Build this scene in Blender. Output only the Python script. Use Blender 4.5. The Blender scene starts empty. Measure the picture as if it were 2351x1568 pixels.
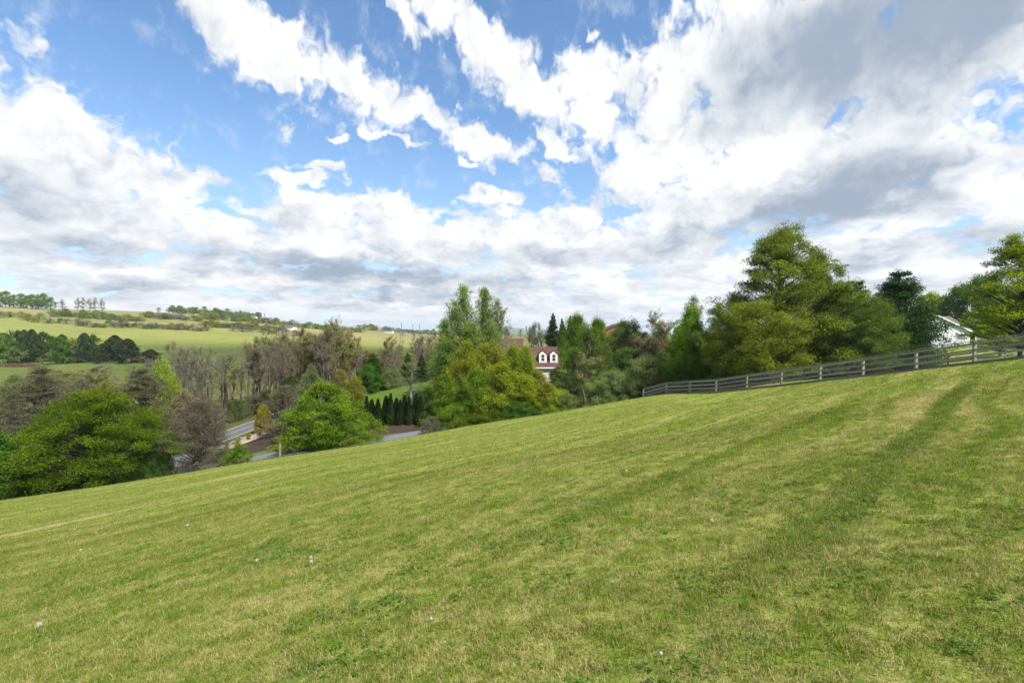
import bpy, math, random
import numpy as np
from mathutils import Vector, Matrix

R = math.radians
F = 1110.0            # focal length in units of a 2351-wide frame (17 mm on 36 mm)
CX, HY = 1175.5, 765.0
scene = bpy.context.scene
COL = scene.collection

# ------------------------------------------------------------------ camera
cam_d = bpy.data.cameras.new('camera'); cam_d.lens = 17.0; cam_d.sensor_width = 36.0
cam_d.clip_start = 0.05; cam_d.clip_end = 40000
cam = bpy.data.objects.new('camera', cam_d); COL.objects.link(cam)
cam.location = (0, 0, 0); cam.rotation_euler = (R(90 - 0.98), 0, 0)
scene.camera = cam

# ------------------------------------------------------------------ light and exposure
SUN = Vector((0.58, -0.54, 0.95)).normalized()       # direction towards the sun
sun_d = bpy.data.lights.new('sun', 'SUN'); sun_d.energy = 4.4; sun_d.angle = R(0.6); sun_d.color = (1.0, 0.945, 0.86)
sun = bpy.data.objects.new('sun', sun_d); COL.objects.link(sun)
sun.rotation_euler = SUN.to_track_quat('Z', 'Y').to_euler(); sun.location = (40, -30, 60)
vs = scene.view_settings
vs.view_transform = 'Standard'; vs.look = 'None'; vs.gamma = 1; vs.use_curve_mapping = False
vs.exposure = 1.0
scene.render.engine = 'CYCLES'
cy = scene.cycles
cy.max_bounces = 6; cy.diffuse_bounces = 2; cy.glossy_bounces = 2; cy.transmission_bounces = 4
cy.transparent_max_bounces = 8; cy.volume_bounces = 0
cy.use_denoising = True


class NT:
    """small helper for building node trees"""
    def __init__(s, tree): s.t = tree
    def n(s, typ, **kw):
        nd = s.t.nodes.new(typ)
        for k, v in kw.items(): setattr(nd, k, v)
        return nd
    def put(s, sock, v):
        if v is None: return
        if isinstance(v, bpy.types.NodeSocket): s.t.links.new(v, sock)
        else: sock.default_value = v
    def m(s, op, a=None, b=None, c=None, clamp=False):
        nd = s.n('ShaderNodeMath', operation=op, use_clamp=clamp)
        for i, v in enumerate((a, b, c)): s.put(nd.inputs[i], v)
        return nd.outputs[0]
    def v(s, op, a=None, b=None, sc=None):
        nd = s.n('ShaderNodeVectorMath', operation=op)
        s.put(nd.inputs[0], a); s.put(nd.inputs[1], b)
        if sc is not None: s.put(nd.inputs['Scale'], sc)
        return nd.outputs['Value'] if op in ('LENGTH', 'DOT_PRODUCT') else nd.outputs[0]
    def xyz(s, x=0.0, y=0.0, z=0.0):
        nd = s.n('ShaderNodeCombineXYZ')
        for i, v in enumerate((x, y, z)): s.put(nd.inputs[i], v)
        return nd.outputs[0]
    def sep(s, v):
        nd = s.n('ShaderNodeSeparateXYZ'); s.put(nd.inputs[0], v); return nd.outputs
    def noise(s, vec, scale=1.0, detail=2.0, rough=0.5, dist=0.0, dim='3D', color=False):
        nd = s.n('ShaderNodeTexNoise', noise_dimensions=dim)
        if vec is not None: s.put(nd.inputs['Vector'], vec)
        s.put(nd.inputs['Scale'], scale); nd.inputs['Detail'].default_value = detail
        nd.inputs['Roughness'].default_value = rough; nd.inputs['Distortion'].default_value = dist
        return nd.outputs['Color'] if color else nd.outputs[0]
    def ss(s, x, lo, hi, a=0.0, b=1.0, smooth=True):
        nd = s.n('ShaderNodeMapRange', interpolation_type='SMOOTHSTEP' if smooth else 'LINEAR')
        s.put(nd.inputs['Value'], x); s.put(nd.inputs['From Min'], lo); s.put(nd.inputs['From Max'], hi)
        s.put(nd.inputs['To Min'], a); s.put(nd.inputs['To Max'], b)
        return nd.outputs[0]
    def mix(s, f, a, b, mode='MIX'):
        nd = s.n('ShaderNodeMix', data_type='RGBA', blend_type=mode, clamp_factor=True)
        s.put(nd.inputs[0], f)
        for i, v in ((6, a), (7, b)):
            if isinstance(v, (tuple, list)) and len(v) == 3: v = (*v, 1)
            s.put(nd.inputs[i], v)
        return nd.outputs[2]
    def attr(s, name, fac=True):
        nd = s.n('ShaderNodeAttribute'); nd.attribute_name = name
        return nd.outputs['Fac'] if fac else nd.outputs['Color']


def px_dir(x, y):
    dx = x - CX; h = math.hypot(F, dx)
    return math.atan2(dx, F), math.atan2(HY - y, h)

# ------------------------------------------------------------------ world: Nishita sky with a procedural cloud field
world = bpy.data.worlds.new('World'); scene.world = world; world.use_nodes = True
world.cycles.sampling_method = 'MANUAL'; world.cycles.sample_map_resolution = 512
wt = world.node_tree; wt.nodes.clear(); w = NT(wt)
out = w.n('ShaderNodeOutputWorld')
sky = w.n('ShaderNodeTexSky', sky_type='NISHITA'); sky.sun_disc = False
sky.sun_elevation = math.asin(SUN.z); sky.sun_rotation = math.atan2(SUN.x, SUN.y)
sky.altitude = 200; sky.air_density = 1.0; sky.dust_density = 0.3; sky.ozone_density = 2.0
tc = w.n('ShaderNodeTexCoord'); dirv = tc.outputs['Generated']
dx_, dy_, dz_ = w.sep(dirv)
az = w.m('ARCTAN2', dx_, dy_); el = w.m('ARCSINE', w.m('MAXIMUM', dz_, -0.2))
elc = w.m('MAXIMUM', el, 0.0)
q0 = w.xyz(az, el, 0.0)
P = w.xyz(w.m('MULTIPLY', az, 2.1), w.m('MULTIPLY', w.m('LOGARITHM', w.m('ADD', elc, 0.09), 2.71828), 1.0), w.m('MULTIPLY', elc, 0.4))
wa = w.v('SUBTRACT', w.noise(P, 2.2, 2, 0.5, color=True, dim='2D'), (0.5, 0.5, 0.5))
wb = w.v('SUBTRACT', w.noise(P, 8.0, 3, 0.55, color=True, dim='2D'), (0.5, 0.5, 0.5))
q = w.v('ADD', q0, w.v('MULTIPLY', wa, (0.07, 0.045, 0)))
q = w.v('ADD', q, w.v('MULTIPLY', wb, (0.075, 0.05, 0)))
# cumulus masses: centre x, y, radius x, y, turn (degrees), in the 2351-wide frame
CLOUDS = [
 (-60, 240, 200, 170, 0), (60, 330, 270, 150, 28), (270, 400, 270, 100, 22), (120, 500, 430, 105, 4), (430, 400, 90, 34, 0),
 (540, 85, 125, 78, 42), (650, 165, 130, 85, 28), (790, 190, 125, 75, 25), (900, 240, 80, 50, 30), (985, 265, 95, 42, 35), (1075, 315, 100, 42, 25), (1150, 335, 70, 28, 20),
 (1275, 340, 48, 26, 25), (1010, 5, 100, 50, 0), (930, 30, 70, 45, 40), (1095, 95, 100, 62, 40), (1185, 185, 120, 78, 35), (1240, 235, 75, 45, 20),
 (1350, 150, 72, 55, 10), (1335, 190, 65, 80, 0), (1372, 80, 30, 24, 0), (1420, 215, 90, 70, 0), (1360, 262, 75, 45, 0),
 (1520, 205, 110, 95, 0), (1640, 300, 260, 180, 0), (1480, 400, 95, 95, 0), (1900, 160, 370, 260, -20), (2000, 380, 420, 260, 0), (1750, 250, 420, 300, 0), (2050, 120, 420, 240, 0), (1850, 420, 420, 180, 0), (2300, 80, 330, 200, 0), (1520, 330, 140, 90, 0),
 (1950, 600, 700, 100, 0), (1600, 520, 300, 90, -10), (1290, 505, 130, 55, -15), (1350, 570, 420, 90, 0), (880, 490, 110, 45, 0), (700, 500, 180, 52, 0), (950, 560, 420, 85, 0), (600, 560, 200, 60, 0), (1100, 540, 150, 50, 0),
 (1150, 457, 95, 17, 6), (690, 408, 95, 16, -3), (855, 310, 35, 11, 0), (770, 322, 26, 8, 0), (940, 335, 45, 9, 8), (1250, 395, 40, 14, 20), (1070, 384, 25, 8, 0), (740, 385, 50, 12, 0),
 (150, 615, 300, 38, 3), (600, 635, 330, 38, 2), (1000, 660, 500, 34, 0), (300, 690, 500, 20, 0), (1000, 705, 600, 20, 0), (1450, 703, 75, 22, 0), (1620, 625, 130, 48, -30), (1500, 655, 250, 16, -4), (2150, 640, 300, 60, 0), (1900, 700, 500, 26, 0), (1290, 735, 200, 12, 0), (300, 655, 350, 16, 0), (700, 722, 500, 10, 0), (1500, 730, 300, 9, 0), (200, 728, 300, 9, 0),
]
def after(vec, dep):
    # same vector, but evaluated after dep: keeps few values alive at a time
    nd = w.n('ShaderNodeVectorMath', operation='MULTIPLY_ADD')
    w.put(nd.inputs[0], dep); nd.inputs[1].default_value = (1e-7, 1e-7, 0); w.put(nd.inputs[2], vec)
    return nd.outputs[0]
minlen = None; qi = q
for bi_, (cx, cyy, rx, ry, a) in enumerate(CLOUDS):
    if bi_ and bi_ % 5 == 0: qi = after(q, minlen)
    ca, ce = px_dir(cx, cyy); d = cx - CX
    sx = rx * F / (F * F + d * d); sy = ry / math.hypot(F, d) * math.cos(ce) ** 2
    mp = w.n('ShaderNodeMapping', vector_type='TEXTURE')
    w.put(mp.inputs[0], qi); mp.inputs['Location'].default_value = (ca, ce, 0)
    mp.inputs['Rotation'].default_value = (0, 0, -R(a)); mp.inputs['Scale'].default_value = (sx, sy, 1)
    ln = w.v('LENGTH', mp.outputs[0])
    minlen = ln if minlen is None else w.m('SMOOTH_MIN', minlen, ln, 0.06)
Ff = w.m('SUBTRACT', 1.0, w.m('MINIMUM', minlen, 2.2))
# beyond the frame the same broken cumulus goes on
big = w.noise(P, 1.1, 3, 0.5, dim='2D')
outside = w.m('MAXIMUM', w.ss(w.m('ABSOLUTE', az), 0.86, 1.05), w.ss(el, 0.66, 0.8))
Fo = w.m('MULTIPLY_ADD', w.m('SUBTRACT', big, 0.47), 6.0, 0.0)
Ff = w.m('ADD', w.m('MULTIPLY', Ff, w.m('SUBTRACT', 1.0, outside)), w.m('MULTIPLY', Fo, outside))
def puff(vec, scale):
    nd = w.n('ShaderNodeTexVoronoi', feature='SMOOTH_F1', voronoi_dimensions='2D'); w.put(nd.inputs['Vector'], vec); nd.inputs['Scale'].default_value = scale
    nd.inputs['Detail'].default_value = 2.0; nd.inputs['Roughness'].default_value = 0.55; nd.inputs['Smoothness'].default_value = 0.6; nd.normalize = True
    return nd.outputs['Distance']
Pw = w.v('ADD', P, w.v('SCALE', wb, sc=0.22))
n1 = w.noise(P, 3.4, 3, 0.5, dim='2D')
off = w.v('ADD', P, (0.06, 0.10, 0.0))
n1b = w.noise(off, 3.4, 3, 0.5, dim='2D')
nf = w.noise(P, 9.0, 6, 0.62, dim='2D')
nm = w.noise(P, 6.0, 4, 0.55, dim='2D')
vo = puff(Pw, 9.0)
D = w.m('ADD', Ff, w.m('MULTIPLY', w.m('SUBTRACT', n1, 0.5), 1.6))
D = w.m('ADD', D, w.m('MULTIPLY', w.m('SUBTRACT', nf, 0.5), 1.15))
D = w.m('ADD', D, w.m('MULTIPLY', w.m('SUBTRACT', 0.33, vo), 2.0))
D = w.m('ADD', D, w.ss(el, 0.10, 0.02, 0.0, 0.55))
lowr = w.ss(el, 0.05, 0.25)          # softer edges low down
mask = w.ss(D, w.ss(lowr, 0, 1, -0.30, -0.20), w.ss(lowr, 0, 1, 0.40, 0.50))
# grey undersides: centre, radii, turn, strength
GREYS = [(1960, 90, 470, 175, -12, 0.95), (2300, 30, 200, 90, -14, 0.5), (1960, 435, 300, 75, -8, 0.8), (1700, 530, 300, 50, -6, 0.5), (2080, 250, 330, 90, -18, 0.3), (700, 605, 300, 32, 2, 0.6), (950, 640, 300, 34, 0, 0.6), (880, 685, 420, 16, 0, 0.4),
         (80, 440, 260, 90, 5, 0.34), (150, 570, 330, 40, 3, 0.38), (1250, 590, 300, 30, 0, 0.30), (200, 650, 420, 14, 0, 0.3), (2150, 560, 330, 40, -5, 0.38), (2180, 660, 330, 30, 0, 0.3), (1580, 600, 130, 20, 0, .25)]
gs = None; qi = after(q, minlen)
for bi_, (cx, cyy, rx, ry, a, st) in enumerate(GREYS):
    if bi_ and bi_ % 5 == 0: qi = after(q, gs)
    ca, ce = px_dir(cx, cyy); d = cx - CX
    sx = rx * 1.35 * F / (F * F + d * d); sy = ry * 1.35 / math.hypot(F, d) * math.cos(ce) ** 2
    mp = w.n('ShaderNodeMapping', vector_type='TEXTURE')
    w.put(mp.inputs[0], qi); mp.inputs['Location'].default_value = (ca, ce, 0)
    mp.inputs['Rotation'].default_value = (0, 0, -R(a)); mp.inputs['Scale'].default_value = (sx, sy, 1)
    g = w.m('MULTIPLY', w.ss(w.v('LENGTH', mp.outputs[0]), 1.0, 0.15), st)
    gs = g if gs is None else w.m('ADD', gs, g)
gs = w.m('ADD', gs, w.m('MULTIPLY', w.ss(w.m('MULTIPLY', Fo, outside), 0.2, 1.6), 0.4))
relief = w.m('MULTIPLY', w.m('SUBTRACT', n1b, n1), 0.9)
thick = w.ss(D, 0.1, 1.2)
sh = w.m('MULTIPLY', gs, w.ss(n1, 0.3, 0.65, 0.75, 1.25))
sh = w.m('ADD', sh, w.m('MULTIPLY', relief, w.ss(el, 0.0, 0.3, 1.5, 1.0)))
sh = w.m('ADD', sh, w.m('MULTIPLY', w.ss(vo, 0.2, 0.6), w.ss(el, 0.5, 0.1, 0.26, 0.38)))
sh = w.m('ADD', sh, w.m('MULTIPLY', w.m('SUBTRACT', w.ss(nm, 0.38, 0.62), 0.35), w.ss(el, 0.45, 0.08, 0.08, 0.20)))
sh = w.m('ADD', sh, w.m('MULTIPLY', w.m('SUBTRACT', nf, 0.45), 0.62))
sh = w.m('ADD', sh, w.m('MULTIPLY', w.ss(el, 0.30, 0.04), w.ss(n1, 0.42, 0.62, 0.0, 0.14)))
sh = w.m('MAXIMUM', w.m('SMOOTH_MIN', sh, 1.0, 0.4), 0.0)
CL = 0.54
ccol = w.mix(sh, (CL * 1.0, CL * 1.0, CL * 1.0), (0.180, 0.220, 0.280))
# clear air
wl = w.m('MULTIPLY', w.ss(el, 0.45, 0.0), 0.55)
skyc = w.mix(1.0, sky.outputs[0], (0.080, 0.099, 0.108), 'MULTIPLY')
skyc = w.mix(wl, skyc, (0.29, 0.37, 0.46))
cirr = w.m('MULTIPLY', w.ss(nf, 0.5, 0.8), 0.35)
skyc = w.mix(cirr, skyc, (0.42, 0.45, 0.49))
col = w.mix(mask, skyc, ccol)
hz = w.ss(el, 0.05, -0.01)
col = w.mix(w.m('MULTIPLY', hz, 0.35), col, (0.37, 0.45, 0.54))
bg = w.n('ShaderNodeBackground'); w.put(bg.inputs[0], col); bg.inputs[1].default_value = 1.0
wt.links.new(bg.outputs[0], out.inputs[0])

# ------------------------------------------------------------------ object helpers
def mesh_np(name, V, faces, mats=(), mat_idx=None, smooth=False, tint=None):
    """faces: list of int arrays (n,3) or (n,4)"""
    me = bpy.data.meshes.new(name)
    V = np.asarray(V, dtype=np.float32)
    faces = [np.asarray(f, dtype=np.int32) for f in faces if len(f)]
    nl = sum(f.size for f in faces); nf = sum(len(f) for f in faces)
    me.vertices.add(len(V)); me.vertices.foreach_set('co', V.ravel())
    me.loops.add(nl); me.polygons.add(nf)
    me.loops.foreach_set('vertex_index', np.concatenate([f.ravel() for f in faces]))
    tot = np.concatenate([np.full(len(f), f.shape[1], dtype=np.int32) for f in faces])
    st = np.concatenate([[0], np.cumsum(tot)[:-1]]).astype(np.int32)
    me.polygons.foreach_set('loop_start', st)
    if mat_idx is not None: me.polygons.foreach_set('material_index', np.asarray(mat_idx, dtype=np.int32))
    me.polygons.foreach_set('use_smooth', np.full(nf, smooth, dtype=bool))
    for m_ in mats: me.materials.append(m_)
    if tint is not None:
        a = me.attributes.new('tint', 'FLOAT', 'FACE'); a.data.foreach_set('value', np.asarray(tint, dtype=np.float32))
    me.update(calc_edges=True)
    return me

def obj(name, me, parent=None, loc=(0, 0, 0)):
    o = bpy.data.objects.new(name, me); COL.objects.link(o); o.location = loc
    if parent is not None: o.parent = parent
    return o

def tag(o, label=None, cat=None, group=None, kind=None):
    if label: o['label'] = label
    if cat: o['category'] = cat
    if group: o['group'] = group
    if kind: o['kind'] = kind
    return o

def thing(name, label, cat, loc=(0, 0, 0), rz=0.0, group=None):
    o = bpy.data.objects.new(name, None); COL.objects.link(o); o.location = loc; o.rotation_euler = (0, 0, rz)
    o.empty_display_size = 0.3
    return tag(o, label, cat, group)

class MB:
    """collects boxes and prisms into one mesh"""
    def __init__(s): s.v = []; s.f3 = []; s.f4 = []
    def box(s, x0, x1, y0, y1, z0, z1):
        b = len(s.v); s.v += [(x, y, z) for z in (z0, z1) for y in (y0, y1) for x in (x0, x1)]
        s.f4 += [[b+i for i in f] for f in ((0,2,3,1),(4,5,7,6),(0,1,5,4),(2,6,7,3),(0,4,6,2),(1,3,7,5))]
    def hexa(s, c):
        b = len(s.v); s.v += list(c)
        s.f4 += [[b+i for i in f] for f in ((0,3,2,1),(4,5,6,7),(0,1,5,4),(1,2,6,5),(2,3,7,6),(3,0,4,7))]
    def poly(s, pts):
        b = len(s.v); s.v += list(pts)
        if len(pts) == 3: s.f3.append([b, b+1, b+2])
        elif len(pts) == 4: s.f4.append([b, b+1, b+2, b+3])
        else:
            for i in range(1, len(pts)-1): s.f3.append([b, b+i, b+i+1])
    def slab(s, pts, t):
        """polygon (3 or 4 points) thickened along -t vector"""
        n = len(pts); b = len(s.v); s.v += list(pts) + [(p[0]-t[0], p[1]-t[1], p[2]-t[2]) for p in pts]
        top = list(range(b, b+n)); bot = [b+n+i for i in range(n)][::-1]
        (s.f3 if n == 3 else s.f4).append(top); (s.f3 if n == 3 else s.f4).append(bot)
        for i in range(n):
            j = (i+1) % n; s.f4.append([b+i, b+n+i, b+n+j, b+j])
    def build(s, name, mat, parent=None, loc=(0, 0, 0)):
        me = mesh_np(name, s.v, [s.f4, s.f3], [mat])
        return obj(name, me, parent, loc)

# ------------------------------------------------------------------ terrain
rng = np.random.default_rng(7)
A_, B_, EYE = 0.158, -0.150, 1.55
UC = [-1.4, -1.1, -0.75, -0.48, -0.30, -0.16, 0.0, 0.12, 0.30, 0.50, 0.70, 0.90, 1.10, 1.4]
RIM = [44, 45, 48, 49.5, 52, 54, 57, 58, 58, 60, 70, 80, 90, 90]
TAB = [
 [(45,-17.5),(60,-21),(120,-21.5),(200,-19.5),(270,-16),(320,-12.5),(450,12),(650,40),(900,44),(2000,20),(12000,-20)],
 [(46,-16.4),(58,-20.0),(120,-20.5),(200,-18.5),(270,-16),(320,-12.5),(450,11),(650,39),(900,42),(2000,15),(12000,-20)],
 [(48,-14.3),(56,-17.8),(80,-18.5),(130,-18.5),(250,-17),(320,-13),(450,4),(560,13),(720,34),(1000,34),(2000,10),(12000,-20)],
 [(49.5,-12.5),(53,-13.6),(58,-13.9),(75,-14.4),(95,-15.0),(130,-17),(250,-17),(400,-8),(560,4),(760,19.5),(1000,20),(2000,5),(12000,-20)],
 [(52,-11.9),(56,-12.9),(64,-13.0),(85,-11.6),(100,-12.5),(130,-16),(250,-17),(400,-10),(650,-1),(900,10),(1200,9),(2500,0),(12000,-20)],
 [(54,-11.3),(58,-12.3),(64,-12.4),(90,-8.9),(110,-9.8),(140,-14),(250,-17),(400,-11),(700,-5),(1200,2.5),(2500,-3),(12000,-22)],
 [(57,-10.4),(63,-11.8),(75,-11.8),(95,-9.8),(115,-9.8),(150,-14),(300,-17),(600,-9),(1200,-3),(2500,-8),(12000,-24)],
 [(58,-9.2),(64,-10.6),(80,-11),(100,-10.2),(120,-10.2),(160,-13),(300,-16),(600,-9),(1200,-4),(2500,-8),(12000,-24)],
 [(57,-7.7),(64,-8.6),(80,-9.2),(100,-9.5),(130,-9.5),(180,-12),(300,-14),(600,-9),(1200,-3),(2500,-6),(12000,-24)],
 [(42,-4.3),(50,-5.2),(65,-6.4),(80,-7),(130,-7.5),(300,-10),(600,-7),(1200,-3),(2500,-6),(12000,-24)],
 [(34,-2.95),(45,-4.2),(60,-5.0),(80,-5.2),(130,-5.5),(300,-8),(600,-6),(1200,-2),(2500,-6),(12000,-24)],
 [(28,-2.1),(40,-2.9),(52,-3.5),(66,-2.8),(90,-2.4),(130,-2.2),(300,-4),(600,-3),(1200,0),(2500,-5),(12000,-24)],
 [(25,-1.6),(40,-1.9),(55,-2.2),(70,-1.8),(90,-2.0),(130,-1.5),(300,-2),(600,0),(1200,0),(2500,-5),(12000,-24)],
 [(25,-1.3),(60,-1.2),(130,-1.0),(300,0),(1200,0),(2500,-5),(12000,-24)],
]
_lu = np.linspace(-1.4, 1.4, 141); _ly = np.linspace(math.log(20), math.log(12000), 260)
_G = np.array([[0.0]*len(_ly)]*len(_lu))
_colv = np.array([np.interp(np.exp(_ly), [p[0] for p in t], [p[1] for p in t]) for t in TAB])
for j in range(len(_ly)): _G[:, j] = np.interp(_lu, UC, _colv[:, j])
def _blur(G, ax, k):
    ker = np.exp(-0.5 * (np.arange(-3*k, 3*k+1) / k) ** 2); ker /= ker.sum()
    Gp = np.pad(G, [(3*k, 3*k) if a == ax else (0, 0) for a in (0, 1)], mode='edge')
    return np.apply_along_axis(lambda r: np.convolve(r, ker, mode='valid'), ax, Gp)
_G = _blur(_blur(_G, 0, 3), 1, 1)
def sstep(x, a, b):
    t = np.clip((x - a) / (b - a), 0, 1); return t * t * (3 - 2 * t)
def rim(u): return np.interp(u, UC, RIM)
def zfun(X, Y):
    X = np.asarray(X, float); Y = np.asarray(Y, float)
    lawn = -EYE + A_ * (np.tanh(X / 90) * 90) + B_ * (np.tanh(Y / 160) * 160)
    lawn = lawn + 0.05 * np.sin(X * 0.31 + Y * 0.2) * sstep(np.hypot(X, Y), 3, 14) + 0.035 * np.sin(X * 0.17 - Y * 0.55 + 1.0) * sstep(np.hypot(X, Y), 3, 14)
    Ys = np.maximum(Y, 20.0); u = np.clip(X / Ys, -1.4, 1.4)
    fi = (u + 1.4) / 2.8 * (len(_lu) - 1); fj = (np.log(Ys) - _ly[0]) / (_ly[-1] - _ly[0]) * (len(_ly) - 1)
    fj = np.clip(fj, 0, len(_ly) - 1.001); fi = np.clip(fi, 0, len(_lu) - 1.001)
    i = fi.astype(int); j = fj.astype(int); a = fi - i; b = fj - j
    far = (_G[i, j]*(1-a)*(1-b) + _G[i+1, j]*a*(1-b) + _G[i, j+1]*(1-a)*b + _G[i+1, j+1]*a*b)
    rr = rim(u)
    wgt = sstep(Y, rr - 9, rr + 2)
    # right of the frame's middle the lawn flattens towards the paddock well before the rim
    wr = sstep(u, 0.3, 0.55); wgt = wgt * (1 - wr) + wr * sstep(Y, 22, 36)
    far = far + (0.6 * np.sin(X * 0.021 + 1) * np.sin(Y * 0.017) + 1.2 * np.sin(X * 0.006) * np.cos(Y * 0.0053)) * sstep(Y, 130, 400)
    return lawn * (1 - wgt) + far * wgt

SC = 25.0
tx = np.linspace(-math.asinh(9000 / SC), math.asinh(9000 / SC), 500)
ty = np.linspace(math.asinh(-80 / SC), math.asinh(11900 / SC), 430)
gx = SC * np.sinh(tx); gy = SC * np.sinh(ty)
GX, GY = np.meshgrid(gx, gy, indexing='ij'); GZ = zfun(GX, GY)
def ground(x, y):
    """height of the terrain mesh itself (triangle interpolation)"""
    x = np.asarray(x, float); y = np.asarray(y, float)
    i = np.clip(np.searchsorted(gx, x) - 1, 0, len(gx) - 2); j = np.clip(np.searchsorted(gy, y) - 1, 0, len(gy) - 2)
    a = (x - gx[i]) / (gx[i+1] - gx[i]); b = (y - gy[j]) / (gy[j+1] - gy[j])
    z00, z10, z01, z11 = GZ[i, j], GZ[i+1, j], GZ[i, j+1], GZ[i+1, j+1]
    return np.where(a >= b, z00 + a*(z10-z00) + b*(z11-z10), z00 + b*(z01-z00) + a*(z11-z01))
def gz(x, y): return float(ground(x, y))

# --- shared lawn colouring (mowing streaks, straw, lush patches), by world position
def lawn_color(n, blade=False):
    geo = n.n('ShaderNodeNewGeometry'); pos = geo.outputs['Position']
    X, Y, Z = n.sep(pos)
    s_ = n.m('MULTIPLY', n.m('SUBTRACT', X, n.m('MULTIPLY', Y, 1.08)), 0.68)
    t_ = n.m('MULTIPLY', n.m('ADD', n.m('MULTIPLY', X, 1.08), Y), 0.68)
    flat = n.xyz(X, Y, 0.0)
    bend = n.m('MULTIPLY', n.m('SUBTRACT', n.noise(flat, 0.16, 1), 0.5), 2.2)
    sb = n.m('ADD', s_, bend)
    st = n.noise(n.xyz(n.m('MULTIPLY', sb, 0.75), n.m('MULTIPLY', t_, 0.045), 0.0), 1.0, 2.5, 0.55)
    st2 = n.noise(n.xyz(n.m('MULTIPLY', sb, 2.3), n.m('MULTIPLY', t_, 0.09), 4.0), 1.0, 2.0, 0.5)
    wave = n.m('SINE', n.m('MULTIPLY', sb, 2.35))
    streak = n.m('ADD', n.m('MULTIPLY', n.m('SUBTRACT', st, 0.5), 1.3), n.m('MULTIPLY', n.m('SUBTRACT', st2, 0.5), 2.6))
    streak = n.m('ADD', streak, n.m('MULTIPLY', wave, 0.12))
    p1 = n.noise(flat, 0.55, 4, 0.6); p2 = n.noise(flat, 2.6, 3, 0.6); p3 = n.noise(flat, 11.0, 3, 0.65)
    p4 = n.noise(flat, 34.0, 2, 0.6)
    dry = n.m('ADD', n.m('MULTIPLY', n.m('SUBTRACT', p1, 0.5), 0.75), n.m('MULTIPLY', n.m('SUBTRACT', p2, 0.5), 1.3))
    dry = n.m('ADD', dry, n.m('MULTIPLY', n.m('SUBTRACT', p4, 0.5), 1.2))
    dry = n.m('ADD', dry, n.m('MULTIPLY', n.m('SUBTRACT', p3, 0.5), 1.6))
    dist = n.v('LENGTH', pos)
    dry = n.m('ADD', dry, n.ss(dist, 2.0, 11.0, 0.16, 0.04))
    dry = n.m('ADD', dry, n.m('MULTIPLY', streak, n.ss(dist, 3.0, 14.0, 0.15, 0.56)))
    dryf = n.ss(dry, -0.35, 0.95)
    c = n.mix(dryf, (0.112, 0.176, 0.013), (0.375, 0.335, 0.120))
    # fresh darker green strip left by the mower, and lush clumps
    sl = n.m('ABSOLUTE', n.m('ADD', n.m('ADD', s_, 1.35), n.m('MULTIPLY', n.m('SUBTRACT', n.noise(flat, 0.35, 3), 0.5), 0.35)))
    strip = n.m('MULTIPLY', n.ss(sl, 0.34, 0.14), n.m('MULTIPLY', n.ss(Y, 1.8, 4.5), n.ss(Y, 20, 13)))
    sl2 = n.m('ABSOLUTE', n.m('ADD', n.m('ADD', s_, 3.9), n.m('MULTIPLY', n.m('SUBTRACT', n.noise(flat, 0.3, 3), 0.5), 0.5)))
    strip = n.m('MAXIMUM', strip, n.m('MULTIPLY', n.ss(sl2, 0.30, 0.1), n.m('MULTIPLY', n.ss(Y, 3.0, 7.0), n.m('MULTIPLY', n.ss(Y, 22, 14), 0.7))))
    c = n.mix(n.m('MULTIPLY', strip, 0.85), c, (0.072, 0.125, 0.006))
    dark_green = n.m('MULTIPLY', n.ss(n.noise(flat, 1.15, 4, 0.7), 0.56, 0.70), n.ss(dist, 16, 6, 0.0, 0.8))
    c = n.mix(dark_green, c, (0.050, 0.115, 0.014))
    # thin worn patches of pale dry thatch
    for (bx, by, rx, ry, a) in ((-14.6, 26.5, 3.0, 0.75, 43), (-15.0, 15.5, 4.2, 0.6, 44), (-11.0, 19.0, 2.4, 0.3, 42)):
        mp = n.n('ShaderNodeMapping', vector_type='TEXTURE'); n.put(mp.inputs[0], flat)
        mp.inputs['Location'].default_value = (bx, by, 0); mp.inputs['Rotation'].default_value = (0, 0, R(a)); mp.inputs['Scale'].default_value = (rx, ry, 1)
        ln = n.m('ADD', n.v('LENGTH', mp.outputs[0]), n.m('MULTIPLY', n.m('SUBTRACT', n.m('ADD', p2, n.m('MULTIPLY', p3, 0.5)), 0.75), 2.6))
        c = n.mix(n.ss(ln, 1.2, 0.1, 0.0, 0.8), c, (0.40, 0.335, 0.165))
    return c, pos, flat, dryf, dist

def new_mat(name):
    m_ = bpy.data.materials.new(name); m_.use_nodes = True; m_.node_tree.nodes.clear()
    return m_, NT(m_.node_tree)

def finish(m_, n, shader, disp=None):
    o = n.n('ShaderNodeOutputMaterial'); m_.node_tree.links.new(shader, o.inputs[0])
    return m_

m_lawn, n = new_mat('mown_grass_ground')
c, pos, flat, dryf, dist = lawn_color(n)
fine = n.noise(flat, 42.0, 3, 0.7)
c = n.mix(n.ss(fine, 0.35, 0.68, 0.30, 0.0), c, (0.05, 0.06, 0.018))
c = n.mix(n.ss(n.noise(flat, 95.0, 2, 0.6), 0.5, 0.75, 0.0, 0.35), c, (0.42, 0.38, 0.18))
bs = n.n('ShaderNodeBsdfDiffuse'); n.put(bs.inputs[0], c)
bp = n.n('ShaderNodeBump'); bp.inputs['Strength'].default_value = 0.7; bp.inputs['Distance'].default_value = 0.05
n.put(bp.inputs['Height'], n.m('ADD', n.noise(flat, 14.0, 5, 0.75), n.m('MULTIPLY', n.noise(flat, 2.2, 3, 0.6), 2.0)))
m_lawn.node_tree.links.new(bp.outputs[0], bs.inputs['Normal'])
finish(m_lawn, n, bs.outputs[0])

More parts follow.
